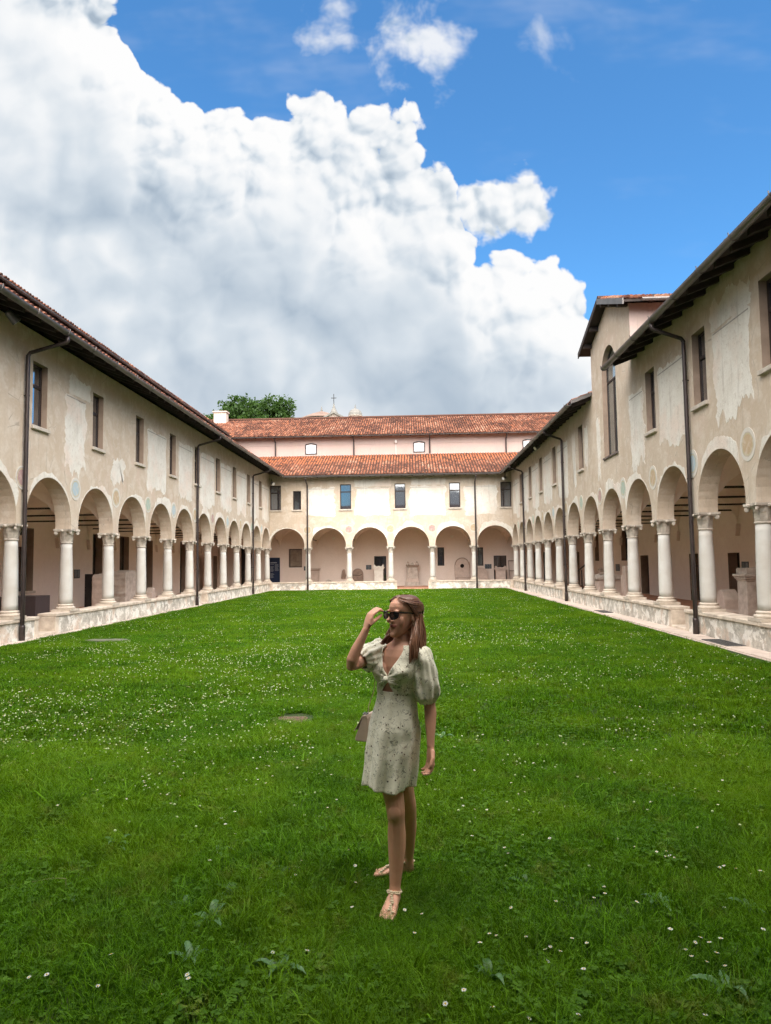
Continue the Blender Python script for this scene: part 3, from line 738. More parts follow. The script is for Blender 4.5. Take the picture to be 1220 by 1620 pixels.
def back_slope(parent, y0, y1):
    z = EZ+ovr_run*SLOPE
    MB().add([(XR+DIN, y0, z), (XR+DIN, y1, z), (XR+DIN+5, y1, z-1.9), (XR+DIN+5, y0, z-1.9)], [(0, 1, 2, 3)]).build('roof', M['roofdark'], parent)
    MB().box((XR+DIN+4.2, y0, 0), (XR+DIN+4.6, y1, 7.4)).build('outer_wall', M['hall'], parent)
back_slope(RW, YN-HT, YB+DIN)
tiles(RW, MR, HT+OVR, EZ, 9.0, TY0, ovr_run, lambda u, a: True, 22, w0=.06)
tiles(RW, MR, HT+OVR, EZ-.02, TY1, YEB+ovr_run, ovr_run, lambda u, a: u < YEB+a-.1, 23, w0=.06)
rafters(RW, MR, OVR, EZ, 8.6, TY0-.1); rafters(RW, MR, OVR, EZ-.02, TY1+.3, YEB-.3)
gutter(RW, MR, HT+OVR+.055, EZ-.045, 2.0, TY0); gutter(RW, MR, HT+OVR+.055, EZ-.065, TY1+.05, YEB-.05)
# the far roof ends against the gabled block with a light verge board
MB().box((TY1-.02, HT+.02, EZ+.0), (TY1+.10, HT+OVR, EZ+.13), lambda s, d, z: MR(s, d, z+(HT+OVR-d)*SLOPE-.1)).build('verge_board', M['gutter'], RW)
for y in (16.5, 30.1, 40.85): downpipe(RW, MR, y, HT+OVR+.05, EZ-.1)
patch(RW, MR, 13.45, 15.15, 4.75, 6.55, .13, bottom=.3, line=6.52); patch(RW, MR, 13.4, 15.2, 6.6, 7.15, .06, bottom=.02, top=.16)
patch(RW, MR, 16.6, 18.55, 4.7, 6.65, .10, bottom=.25, line=6.55); patch(RW, MR, 19.75, 21.0, 4.4, 6.6, .16, bottom=.3, line=6.45)
patch(RW, MR, 24.35, 24.75, 4.5, 6.6, .12); patch(RW, MR, 26.05, 26.5, 5.2, 6.7, .07); patch(RW, MR, 27.95, 28.5, 4.7, 6.8, .10, bottom=.3)
for a, b in ((29.4, 31.4), (32.85, 34.85), (36.2, 38.1), (39.4, 41.35), (42.7, 45.4)): patch(RW, MR, a, b, 4.55, 6.75, .08, line=6.5)
patch(RW, MR, 10.3, 12.0, 4.8, 6.7, .12)
for i, y in enumerate(colsY[:-1]):
    if y > 8: halo(RW, MR, y+BAY/2, w=(.26, .2, .15, .24)[i % 4])
for i, y in enumerate(colsY[:-1]):
    if y > 10: roundel(RW, MR, y, 3.95, (0, 2, 3, 1, 3, 2)[i % 6], .31 if y < 22 else .28)

for W_, F_, gaps in ((LW, ML, ((17.36, 18.22), (30.95, 31.9))), (RW, MR, ((17.3, 18.25), (30.3, 31.1)))):
    for a, b in gaps: MB().box((a+.014, -HT-.03, -.05), (b-.014, HT+.012, ZFLOOR+.022), F_).build('threshold_stone', M['coping'], W_, bevel=.01)

# --- back wing
BKW = empty('cloister_wing', (-1.4, YB, 0), 'short arcaded cloister wing closing the far end of the lawn', 'building')
bwin = [(-9.24, -8.52, 5.27, 6.89), (-7.73, -7.20, 5.27, 6.52), (-4.64, -3.92, 5.26, 6.90), (-1.08, -.38, 5.26, 6.89), (2.46, 3.17, 5.26, 6.89), (5.77, 6.46, 5.25, 6.88)]
facade(BKW, MBk, colsX, bwin, XL+HT+.003, XR-HT-.003)
for w in bwin: window(BKW, MBk, *w, d=HT-.10, transom=.0 if w[0] == -7.73 else .70)
for x in colsX: column(BKW, x, YB)
vx = [XL+(i-1)*BAY for i in range(9)]
vaults(BKW, MBk, vx); corbels_rods(BKW, MBk, colsX[1:-1])
low_wall(BKW, MBk, [(XL+HT+.04, -1.02), (1.02, XR-HT-.04)])
inner_wall(BKW, MBk, XL-DIN, XR+DIN, [(-12.3, -11.5, ZFLOOR, 2.9), (-8.83, -7.88, 1.51, 2.83, 'winc'), (-2.72, -1.86, ZFLOOR, 2.23, 'winf'), (1.79, 2.26, 1.49, 2.79, 'winf'), (4.61, 5.02, 1.45, 2.75, 'winf'), (5.75, 6.64, ZFLOOR, 2.15, 'winf'), (8.6, 9.0, ZFLOOR, 2.35), (9.25, 9.6, ZFLOOR, 2.35)])
runB = OVB+HT+DIN
roof_deck(BKW, MBk, HT+OVB, EZ, [(XEL, 0), (XER, 0), (XER+runB, runB), (XEL-runB, runB)])
tiles(BKW, MBk, HT+OVB, EZ, XEL-runB, XER+runB, runB, lambda u, a: XEL-a+.05 < u < XER+a-.05, 31,
      orange=lambda u, a, r, b: (.85 if (a > runB*.52+.9*b and r < .75) else (.35 if r < .12 else 0)))
rafters(BKW, MBk, OVB, EZ, XEL+.2, XER-.1)
gutter(BKW, MBk, HT+OVB+.055, EZ-.045, XEL+.02, XER-.02)
for x in (-6.78, 4.12): downpipe(BKW, MBk, x, HT+OVB+.05, EZ-.1)
for a, b, z0, z1 in ((-6.85, -4.95, 4.85, 6.7), (-3.65, -1.4, 4.85, 6.65), (-.1, 2.2, 4.75, 6.72), (3.45, 5.5, 4.8, 6.65)): patch(BKW, MBk, a, b, z0, z1, .14, bottom=.1, line=6.62)
patch(BKW, MBk, -3.7, -1.3, 6.72, 7.2, .06, bottom=.03, top=.12); patch(BKW, MBk, .0, 2.2, 6.78, 7.2, .06, bottom=.02, top=.12)
for i in range(6): halo(BKW, MBk, XL+(i+.5)*BAY, w=.22)
for i in range(1, 6): roundel(BKW, MBk, XL+i*BAY, 3.95, (2, 1, 2, 1, 2)[i-1], .27)

# --- near wing, behind the photographer: it shades the near lawn
FW = empty('cloister_wing', (-1.4, YN, 0), 'cloister wing behind the photographer that shades the near lawn', 'building')
facade(FW, MF, colsX, [], XL+HT, XR-HT)
for x in colsX[1:-1]: column(FW, x, YN)
vaults(FW, MF, vx); inner_wall(FW, MF, XL-DIN, XR+DIN, [])
low_wall(FW, MF, [(XL+HT+.04, -1.02), (1.02, XR-HT-.04)])
roof_deck(FW, MF, HT+.8, EZ, [(XEL, 0), (XER, 0), (XER+6, 5.4), (XEL-6, 5.4)])
MB().box((XL-DIN, YN-DIN-.3, 0), (XR+DIN, YN-DIN-.004, 9.5)).build('outer_wall', M['hall'], FW)

# ------------------------------------------------------------------ gabled block over the right wing
GB = empty('gabled_block', (XR, 22.93, 7.5), 'taller plastered gabled block with a tall arched window rising over the right wing', 'building')
ZE, ZA, YA = 9.30, 10.12, 22.93
mb = MB(); bc = (BW[0]+BW[1])/2; br = (BW[1]-BW[0])/2; zsp = BW[3]-br
arch = [(bc-br*math.cos(math.pi*i/16), zsp+br*math.sin(math.pi*i/16)) for i in range(17)]
def top(s): return ZE+(ZA-ZE)*(1-abs(s-YA)/((TY1-TY0)/2))
def wallq(s0, z0, s1, z1, t0, t1): mb.quad(MR(s0, HT, z0), MR(s1, HT, z1), MR(s1, HT, t1), MR(s0, HT, t0))
for a, b in ((TY0, BW[0]), (BW[1], YA if YA > BW[1] else TY1)): wallq(a, ZTOP, b, ZTOP, top(a), top(b))
for (a, za), (b, zb) in zip(arch[:-1], arch[1:]): wallq(a, za, b, zb, top(a), top(b))
mb.cur = 1
path = [(BW[0], ZTOP)]+arch+[(BW[1], ZTOP)]
for (a, za), (b, zb) in zip(path[:-1], path[1:]): mb.quad(MR(a, HT, za), MR(b, HT, zb), MR(b, HT-.34, zb), MR(a, HT-.34, za))
mb.cur = 0
mb.build('wall', [M['plaster'], M['reveal']], GB)
for y in (TY0, TY1):
    MB().box((y, -DIN-1, 7.0), (y+(.3 if y == TY0 else -.3), HT-.003, ZE-.003), MR).build('side_wall', M['hall'], GB)
# arched window
fr = MB(); d = HT-.16
outl = [(BW[0]+.003, BW[2]+.003)]+[(bc-(br-.003)*math.cos(math.pi*i/16), zsp+(br-.003)*math.sin(math.pi*i/16)) for i in range(17)]+[(BW[1]-.003, BW[2]+.003)]
inl = [(BW[0]+.06, BW[2]+.06)]+[(bc-(br-.06)*math.cos(math.pi*i/16), zsp+(br-.06)*math.sin(math.pi*i/16)) for i in range(17)]+[(BW[1]-.06, BW[2]+.06)]
n = len(outl)
vs = [MR(a, d, b) for a, b in outl]+[MR(a, d, b) for a, b in inl]+[MR(a, d-.05, b) for a, b in inl]
fs = [(i, (i+1) % n, n+(i+1) % n, n+i) for i in range(n)]+[(n+i, n+(i+1) % n, 2*n+(i+1) % n, 2*n+i) for i in range(n)]
fr.add(vs, fs)
fr.box((BW[0]+.06, d-.045, 7.64), (BW[1]-.06, d+.0, 7.70), MR); fr.box((bc-.03, d-.046, BW[2]+.06), (bc+.03, d+.01, 7.64), MR)
aw = fr.build('window', M['frame'], GB)
for a, b in ((BW[0]+.06, bc-.03), (bc+.03, BW[1]-.06)): MB().box((a, d-.035, BW[2]+.06), (b, d-.025, 7.64), MR).build('pane', M['greenglass'], aw)
upl = [(BW[0]+.06, 7.70), (BW[1]-.06, 7.70)]+[(bc+(br-.06)*math.cos(math.pi*i/16), zsp+(br-.06)*math.sin(math.pi*i/16)) for i in range(17)]
MB().prism(upl, lambda a, b, t: MR(a, t, b), d-.035, d-.025).build('pane', M['greenglass'], aw)
MB().box((BW[0]-.05, HT-.1, BW[2]-.05), (BW[1]+.05, HT+.05, BW[2]+.008), MR).build('sill', M['gutter'], aw)
# roof: ridge runs away from the lawn; two slopes with timber underside
sl_ = (ZA-ZE)/((TY1-TY0)/2); ovg = .32; dv = HT+.30; half = (TY1-TY0)/2+ovg+.2
for sg in (-1, 1):
    mb = MB()
    def gf(w, d, h): return MR(YA+sg*w, d, ZA+.12-w*sl_+h)
    q = mb.box((0, -DIN-1, -.07), (half, dv, 0), gf); mb.mi[-5] = 1
    mb.build('roof', [M['wood'], M['roofdark']], GB, fix=False)
    # verge board on the gable
    MB().box((0, dv+.002, -.14), (half, dv+.035, .045), gf).build('verge_board', M['gutter'] if sg < 0 else M['wood'], GB)
for sg, wds in ((-1, (.3, 1.2, 2.1)), (1, (1.2, 2.1))):
    for w in wds: MB().box((YA+sg*w-.07, HT-.1, ZA-w*sl_-.10), (YA+sg*w+.07, dv-.01, ZA-w*sl_+.045), MR).build('purlin_end', M['wood'], GB)
TM = bpy.data.meshes.new('roof_tile'); 
def gable_tiles():
    # tiles run down the slopes; on the near slope they are separate pieces
    rows = int(half/.33)+1; depth = DIN+1+dv
    for sg in (-1, 1):
        cs, sn = 1/math.sqrt(1+sl_**2), sl_/math.sqrt(1+sl_**2)
        meshes = []
        for v in range(5):
            me = bpy.data.meshes.new('roof_tile'); P = []
            for x, w, h in TV:
                a = -w; px = -x*1.25; P.append((px, sg*(a*cs+h*1.25*sn), -a*sn+h*1.25*cs))
            me.from_pydata(P, [], TF); me.materials.append(M['tile'])
            at = me.color_attributes.new('tcol', 'FLOAT_COLOR', 'CORNER')
            at.data.foreach_set('color', [(.2, .42, .55, .7, .92)[v], .1*v*(v == 3), 0, 1]*len(at.data)); meshes.append(me)
        rg = random.Random(4); allp = MB()
        for j in range(rows):
            w = half+.04-j*.335*cs
            if w < .3: continue
            x = XR-dv+.10
            while x < XR+DIN+.6:
                p = (x+rg.gauss(0, .006), YA+sg*w, ZA+.135-w*sl_+rg.uniform(0, .012))
                obj('roof_tile', meshes[min(4, int(rg.random()*5))], GB, p); x += .215
gable_tiles()
MB().tube([(XR-dv, YA, ZA+.17), (XR+DIN+1, YA, ZA+.17)], .09, 10).build('ridge_tile', M['roofdark'], GB)
for sg, nm in ((-1, 'gutter'),):
    mb = MB(); zz = ZA+.12-half*sl_-.03
    mb.tube([(XR-dv+.5, YA+sg*(half+.06), zz), (XR+DIN, YA+sg*(half+.06), zz)], .06, 8); mb.build('gutter', M['gutter'], GB)
for x in (XR+.4, XR+1.6, XR+2.8): MB().box((x-.06, TY0-.42, ZE-.02), (x+.06, TY0+.05, ZE+.10)).build('rafter', M['wood'], GB)

# ------------------------------------------------------------------ taller halls behind the back and left wings
BH = empty('hall_building', (0, YB+DIN, 8), 'tall pink plastered hall with tiled roof behind the far wing', 'building')
YU = YB+DIN; 
MB().box((-22, YU+.003, 4.4), (22, YU+.4, 11.0)).build('wall', M['hall'], BH)
MB().box((-14, YU-.02, 10.28), (20, YU+.1, 10.34)).build('string_course', M['hall'], BH)
def MH(s, d, z): return (s, YU-d, z)
HEZ, HOV = 10.86, .62
runH = 6.9
roof_deck(BH, MH, HOV, HEZ, [(-13.0, 0), (22, 0), (22, runH), (-19.5, runH)])
MB().add([(-22, YU-HOV+runH, HEZ+runH*SLOPE), (22, YU-HOV+runH, HEZ+runH*SLOPE), (22, YU+13, HEZ), (-22, YU+13, HEZ)], [(0, 1, 2, 3)]).build('roof', M['roofdark'], BH)
tiles(BH, MH, HOV, HEZ, -19.5, 16, runH, lambda u, a: u > -13.0-a+.1, 41, du=.175, orange=lambda u, a, r, b: (.6 if r < .07 else 0))
MB().tube([(-19.5, YU-HOV+runH, HEZ+runH*SLOPE+.05), (22, YU-HOV+runH, HEZ+runH*SLOPE+.05)], .12, 8).build('ridge_tile', M['tile'], BH)
gutter(BH, MH, HOV+.05, HEZ-.04, -12.8, 20, .06, 3.)
mb = MB()
for x in np.arange(-12.6, 16, .7): mb = MB().box((x-.05, YU-HOV+.1, HEZ-.02), (x+.05, YU+.05, HEZ+.06)); mb.build('rafter', M['wood'], BH)
for x in (-9.75, -4.08, 1.38, 6.82):
    MB().tube([MH(x, HOV+.02, HEZ-.1), MH(x, .12, HEZ-.35), MH(x, .1, HEZ-.5), MH(x, .1, 9.3)], .05, 8).build('downpipe', M['pipe'], BH)
def hwin(x0, x1, z0=9.62, z1=10.42):
    mb = MB(); t = .07
    o_ = [(x0, z0), (x1, z0), (x1, z1-.07)]+[(x1-(x1-x0)*i/8, z1-.07+.09*math.sin(math.pi*i/8)) for i in range(1, 8)]+[(x0, z1-.07)]
    cx, cz = (x0+x1)/2, (z0+z1)/2
    i_ = [(cx+(a-cx)*(1-2*t/(x1-x0)), cz+(b-cz)*(1-2*t/(z1-z0))) for a, b in o_]; n = len(o_)
    vs = [MH(a, .03, b) for a, b in o_]+[MH(a, .03, b) for a, b in i_]+[MH(a, -.02, b) for a, b in o_]+[MH(a, -.02, b) for a, b in i_]
    fs = [(i, (i+1) % n, n+(i+1) % n, n+i) for i in range(n)]+[(i, (i+1) % n, 2*n+(i+1) % n, 2*n+i) for i in range(n)]+[(n+i, n+(i+1) % n, 3*n+(i+1) % n, 3*n+i) for i in range(n)]
    w = MB().add(vs, fs).build('window', M['frame'], BH)
    MB().prism(i_, lambda a, b, t_: MH(a, t_, b), .004, .014).build('pane', M['glass'], w)
hwin(-7.60, -6.76); hwin(.20, 1.04); hwin(8.0, 8.84)
MB().tube([MH(-1.05, .03, 9.3), MH(-1.05, .03, 10.35)], .022, 6).build('conduit', M['white'], BH)
MB().lathe([(.05, 0), (.09, .06), (.09, .16), (.03, .24)], 10, MH(-1.05, .12, 10.3)).build('alarm_light', M['white'], BH)
ch = MB().box((-15.7, 55.6, 12.4), (-14.7, 56.3, 13.95)); ch.box((-15.78, 55.52, 13.95), (-14.62, 56.38, 14.05)); ch.build('chimney', M['stoneP'], BH)

LH = empty('hall_building', (XL-DIN, 30, 8), 'taller tiled hall roof showing as a dark edge above the left wing eaves', 'building')
XU = XL-DIN
MB().box((XU-.4, -6, 4.4), (XU-.003, YU+.38, 11.3)).build('wall', M['hall'], LH)
def MLH(s, d, z): return (XU+d, s, z)
LEZ, LOV = 11.0, 1.0
roof_deck(LH, MLH, LOV, LEZ, [(-6, 0), (YU-.75, 0), (YU+5.5, 6.2), (-6, 6.2)])
tiles(LH, MLH, LOV, LEZ, 12, YU+5.5, 2.4, lambda u, a: u < YU-.85+a, 42, dark=.2)
gutter(LH, MLH, LOV+.05, LEZ-.05, 0, YU-.8, .06, 3.)
for y in np.arange(12, YU-1, .7): MB().box((XU-.03, y-.05, LEZ+.02), (XU+LOV-.1, y+.05, LEZ+.14), lambda a, b, c: (a, b, c+(XU+LOV-a)*SLOPE-.20)).build('rafter', M['wood'], LH)
# ------------------------------------------------------------------ stones and fittings in the corridors
rs = random.Random(8)
M['rust'] = simple('rusty_brown_iron', (.17, .11, .075), (.10, .065, .045), 20, .8, 60, .4, .003)
M['mossy'] = simple('mossy_grey_stone', (.15, .145, .115), (.08, .10, .045), 6, .95, 30, .5, .01)
YW = YB+DIN                                 # face of the far corridor wall
def arch_outline(w, h, rise, n=12):
    """flat-based outline with a round head"""
    pts = [(-w/2, 0), (w/2, 0)]
    for i in range(n+1):
        a = math.pi*i/n; pts.append((w/2*math.cos(a), h-rise+rise*math.sin(a)))
    return pts
def rough(poly, amp, seed):
    g = random.Random(seed); out = []
    for i, (a, b) in enumerate(poly):
        c, d = poly[(i+1) % len(poly)]; n = max(1, int(math.dist((a, b), (c, d))/.09))
        for k in range(n):
            t = k/n; z = b+(d-b)*t; out.append((a+(c-a)*t+g.uniform(-amp, amp), z+(g.uniform(-amp, amp) if z > .02 else 0)))
    return out
def slab_thing(name, label, cat, poly, th, loc, mat, lean=.0, face='y', bevel=.012, group=None):
    """upright stone: outline in the wall's plane, thickness th towards the lawn"""
    mb = MB()
    if face == 'y': f = lambda a, b, t: (a, -t+b*lean, b)
    elif face == '+x': f = lambda a, b, t: (t-b*lean, a, b)
    else: f = lambda a, b, t: (-t+b*lean, a, b)
    mb.prism(poly, f, 0, th); o = obj(name, mb.mesh(name, mat, bevel=bevel), None, loc)
    return tag(o, label, cat, group)
Z0 = ZFLOOR+.002
# far wing, left to right
pn = empty('information_panel', (-9.85, YW-.09, Z0), 'tall navy information panel with pale lettering in the far left corner', 'panel')
MB().box((-10.24, YW-.06, .42), (-9.46, YW-.03, 2.22)).build('board', M['navy'], pn)
MB().box((-10.2, YW-.028, Z0), (-10.12, YW-.004, 2.1)).build('leg', M['iron'], pn); MB().box((-9.58, YW-.028, Z0), (-9.50, YW-.004, 2.1)).build('leg', M['iron'], pn)
tx = MB()
tx.box((-10.14, YW-.064, 1.83), (-9.68, YW-.0601, 1.90))
g = random.Random(2)
for c0, zt, zb in ((-10.14, 1.76, .78), (-9.82, 1.76, 1.30)):
    z = zt
    while z > zb:
        if g.random() > .12: tx.box((c0, YW-.064, z-.022), (c0+g.uniform(.17, .27), YW-.0601, z))
        z -= .05
tx.build('lettering', M['plaqtext'], pn)
def plaque(loc, axis, label, w=.36, h=.32, cols=2):
    x, y, z = loc; p = empty('wall_plaque', loc, label, 'plaque')
    bx = {'y': lambda a, b, t: (x+a, y-t, z+b), '+x': lambda a, b, t: (x+t, y+a, z+b), '-x': lambda a, b, t: (x-t, y+a, z+b)}[axis]
    for k in range(cols):
        a0 = -w/2+k*w/cols+.006; a1 = a0+w/cols-.012
        pl = MB().prism([(a0, -h/2), (a1, -h/2), (a1, h/2), (a0, h/2)], bx, .002, .02).build('plate', M['plaque'], p)
        t = MB(); b = h/2-.05
        while b > -h/2+.05:
            t.prism([(a0+.02, b-.008), (a1-.02-rs.uniform(0, .05), b-.008), (a1-.02-rs.uniform(0, .05), b+.006), (a0+.02, b+.006)], bx, .0205, .022); b -= .035
        t.build('lettering', M['plaqtext'], pl)
    return p
plaque((-7.69, YW, 1.43), 'y', 'small narrow dark plaque beside the curtained window', .12, .30, 1)
# stone table frame (bench sarcophagus front)
sf = empty('stone_aedicule', (-6.92, YW-.3, Z0), 'pale stone slab with moulded top beside the first far column', 'stone')
MB().box((-7.22, YW-.35, Z0), (-6.64, YW-.05, 1.20)).build('block', M['stoneP'], sf, bevel=.01)
for i, (z, e) in enumerate(((1.2, .02), (1.27, .05), (1.35, .09))): MB().box((-7.22-e, YW-.35-e, z+.001), (-6.64+e, YW-.05, z+(.07 if i < 2 else .1))).build('moulding', M['stoneB' if i == 1 else 'stoneP'], sf, bevel=.008)
slab_thing('stone_fragment', 'low broken stone fragment lying behind the far low wall', 'stone', rough([(-.28, 0), (.30, 0), (.26, .30), (.1, .48), (-.12, .52), (-.26, .42)], .03, 3), .22, (-5.85, YW-.4, Z0), M['stoneA'])
slab_thing('relief_fragment', 'small pointed relief fragment fixed to the far corridor wall', 'stone', rough([(-.16, 0), (.15, -.02), (.17, .25), (.12, .52), (.02, .68), (-.10, .55), (-.15, .3)], .02, 4), .10, (-4.9, YW-.004, .68), M['stoneB'])
at = empty('arched_stele', (-3.88, YW-.3, Z0), 'round-headed brown stele with cracked face beside the second far column', 'stele')
mb = MB(); mb.prism(arch_outline(.78, 1.28, .39), lambda a, b, t: (-3.88+a, YW-.1-t, Z0+b), 0, .16); mb.build('slab', M['stoneB'], at, bevel=.015)
mb = MB(); mb.prism([(-.39, .80), (.1, .76), (.3, .84), (.28, .865), (.1, .79), (-.39, .825)], lambda a, b, t: (-3.88+a, YW-.1-t, Z0+b), .15, .166); mb.build('crack', M['hole'], at)
plaque((-3.11, YW, 1.45), 'y', 'pair of dark plaques between round stele and pale cippus', .40, .32, 2)
def cippus(name, label, x, y, w, dpt, h, mat, axis='y', horns=True, base=True):
    e = empty(name, (x, y, Z0), label, 'cippus')
    f = (lambda a, b, c: (x+a, y+b, Z0+c)) if axis == 'y' else (lambda a, b, c: (x+b, y+a, Z0+c))
    hb = .0
    if base:
        hb = .22*h*.6
        MB().box((-w*.62, -dpt*.62, 0), (w*.62, dpt*.62, hb*.55), f).build('plinth', mat, e, bevel=.012)
        MB().prism([(-w*.60, hb*.551), (w*.60, hb*.551), (w*.5, hb), (-w*.5, hb)], lambda a, b, t: f(a, t, b), -dpt*.55, dpt*.55).build('moulding', mat, e, bevel=.006)
    MB().box((-w/2, -dpt/2, hb+.001), (w/2, dpt/2, h*.78), f).build('shaft', mat, e, bevel=.01)
    z = h*.78+.001
    for g_, t in ((.54, .05), (.60, .06), (.66, .07)):
        MB().box((-w*g_, -dpt*g_, z), (w*g_, dpt*g_, z+t*h*.7), f).build('moulding', mat, e, bevel=.01); z += t*h*.7+.001
    if horns:
        prof = [(-w*.56, 0), (w*.56, 0), (w*.56, .10*h), (w*.47, .115*h), (w*.36, .05*h), (w*.2, .03*h), (0, .055*h), (-w*.2, .03*h), (-w*.36, .05*h), (-w*.47, .115*h), (-w*.56, .10*h)]
        MB().prism([(a, b+z-.0) for a, b in prof], lambda a, b, t: f(a, t, b), -dpt*.5, dpt*.5).build('crest', mat, e, bevel=.006)
    return e
cippus('stone_cippus', 'pale squared cippus with horned crest in front of the dark glass door', -2.36, YW-.75, .62, .5, 1.50, M['stoneW'], base=False)
# central altar with scrolled head
al = empty('carved_altar', (0, YW-.6, Z0), 'carved Roman altar with scrolled head standing in the central far opening', 'altar')
MB().box((-.62, YW-.98, Z0-.001), (.62, YW-.28, Z0+.05)).build('step', M['stoneP'], al)
MB().box((-.5, YW-.9, Z0+.051), (.5, YW-.36, Z0+.28)).build('plinth', M['stoneA'], al, bevel=.02)
prof = [(-.49, .281), (.49, .281), (.43, .42), (.37, .54), (-.37, .54), (-.43, .42)]
MB().prism(prof, lambda a, b, t: (a, YW-.38-t, Z0+b), 0, .46).build('moulding', M['stoneP'], al, bevel=.012)
MB().box((-.355, YW-.80, Z0+.541), (.355, YW-.42, Z0+1.30)).build('die', M['stoneA'], al, bevel=.012)
prof = [(-.36, 1.301), (.36, 1.301), (.44, 1.38), (.47, 1.48), (-.47, 1.48), (-.44, 1.38)]
MB().prism(prof, lambda a, b, t: (a, YW-.38-t, Z0+b), 0, .46).build('cornice', M['stoneB'], al, bevel=.012)
for s in (-1, 1):
    mb = MB(); mb.tube([(s*.33, YW-.86, Z0+1.565), (s*.33, YW-.36, Z0+1.565)], .085, 14); mb.build('scroll', M['stoneA'], al)
    MB().prism([(s*.44, 1.481), (s*.20, 1.481), (s*.24, 1.63), (s*.31, 1.74), (s*.36, 1.70)], lambda a, b, t: (a, YW-.40-t, Z0+b), 0, .40).build('acroterion', M['stoneB'], al, bevel=.008)
MB().prism([(-.17, 1.481), (.17, 1.481), (.12, 1.58), (0, 1.66), (-.12, 1.58)], lambda a, b, t: (a, YW-.40-t, Z0+b), 0, .42).build('pediment', M['stoneA'], al, bevel=.008)
for i in range(9):
    MB().lathe([(.005, 0), (.045, .015), (.05, .03), (.02, .045)], 8, (-.36+.09*i, YW-.845, Z0+1.385)).build('rosette', M['stoneB'], al)
# round-headed slab with a hole
hs = empty('arched_stele', (3.5, YW-.3, Z0), 'large round-headed stone slab with a round black hole between far columns', 'stele')
oc = [(0.0+.14*math.cos(2*math.pi*k/20), 1.36+.14*math.sin(2*math.pi*k/20)) for k in range(20)]
mb = MB(); mb.prism(arch_outline(1.04, 1.95, .52, 16), lambda a, b, t: (3.5+a, YW-.08-t, Z0+b), 0, .16); mb.build('slab', M['stoneP'], hs, bevel=.015)
def ringp(r0, r1, c, n=24):
    mb = MB(); vs = []
    for t in (.16, .185):
        for r in (r0, r1):
            vs += [(3.5+c[0]+r*math.cos(2*math.pi*k/n), YW-.08-t, Z0+c[1]+r*math.sin(2*math.pi*k/n)) for k in range(n)]
    fs = []
    for k in range(n):
        j = (k+1) % n; fs += [(2*n+k, 2*n+j, 3*n+j, 3*n+k), (3*n+k, 3*n+j, n+j, n+k), (2*n+k, 2*n+j, j, k)]
    return mb.add(vs, fs)
ringp(.14, .17, (0, 1.36)).build('hole_rim', M['stoneP'], hs)
MB().prism(oc, lambda a, b, t: (3.5+a, YW-.08-t, Z0+b), .158, .164).build('hole', M['hole'], hs)
MB().box((3.0, YW-.262, Z0+.50), (4.0, YW-.241, Z0+.535)).build('ledge', M['stoneB'], hs)
mb = MB()
for r in (.50,):
    ar = [(r*math.cos(math.pi*k/18), 1.43+r*math.sin(math.pi*k/18)) for k in range(19)]+[((r-.05)*math.cos(math.pi*k/18), 1.43+(r-.05)*math.sin(math.pi*k/18)) for k in range(18, -1, -1)]
    mb.prism(ar, lambda a, b, t: (3.5+a, YW-.08-t, Z0+b), .158, .18)
mb.build('rim_moulding', M['stoneB'], hs)
slab_thing('stone_stele', 'plain stone slab with sloping shoulder right of the second far downpipe', 'stele', rough([(-.34, 0), (.34, 0), (.34, .92), (.22, 1.12), (0, 1.22), (-.34, 1.24)], .01, 9), .2, (4.92, YW-.2, Z0), M['stoneP'])
plaque((5.35, YW, 1.40), 'y', 'pair of dark plaques left of the far right glass door', .48, .32, 3)
cippus('stone_cippus', 'pinkish squared cippus with moulded top before the far right door', 6.12, YW-.7, .66, .5, 1.30, M['stoneP'], base=False)
lf = empty('leaning_frame', (7.05, YW-.35, Z0), 'thin dark frame leaning against the wall in the far right corner', 'frame')
for a, b, c, e in ((-.22, .0, -.18, 1.70), (.18, 0, .22, 1.70), (-.18, 1.64, .18, 1.70), (-.18, .95, .18, 1.0), (-.18, .3, .18, .35)):
    MB().box((a, -.02, b), (c, .02, e), lambda x, y, z: (7.05+x-z*.05, YW-.3+y+z*.12, Z0+z)).build('bar', M['stoneB'], lf)
for i, x in enumerate((-5.6, 2.83)):
    l_ = empty('wall_lamp', (x, YW-.1, 3.42), ('small pale wedge-shaped lamp on the far wall over the relief fragment', 'small pale wedge-shaped lamp on the far wall left of the round-headed slab')[i], 'lamp')
    MB().prism([(-.14, .2), (.14, .2), (.08, .06), (.02, 0), (-.02, 0), (-.08, .06)], lambda a, b, t: (x+a, YW-t, 3.42+b), .03, .15).build('shade', M['stoneW'], l_, bevel=.01)
    MB().box((x-.06, YW-.0301, 3.46), (x+.06, YW-.001, 3.58)).build('mount', M['iron'], l_)

# left corridor
gb = empty('metal_cabinet', (-12.6, 23.2, Z0), 'low dark grey metal cabinet in the left corridor by the near gap', 'cabinet')
MB().box((-13.2, 22.3, Z0+.04), (-12.0, 23.2, Z0+.75)).build('body', M['greybox'], gb, bevel=.008)
MB().box((-13.15, 22.35, Z0), (-12.05, 23.15, Z0+.04)).build('plinth', M['iron'], gb)
XWL = XL-DIN
plaque((XWL, 29.0, 1.48), '+x', 'dark plaque on left corridor wall above the rounded pink stele', .5, .36, 2)
st = empty('stone_stele', (-11.6, 26.2, Z0), 'rounded pinkish stele with ridged front standing on the left corridor edge', 'stele')
mb = MB(); mb.prism(rough([(-.42, 0), (.42, 0), (.42, 1.2), (.36, 1.33), (.2, 1.40), (-.3, 1.38), (-.42, 1.28)], .012, 5), lambda a, b, t: (-11.75+t, 26.1+a, Z0+b), 0, .42); mb.build('slab', M['stoneP'], st, bevel=.03)
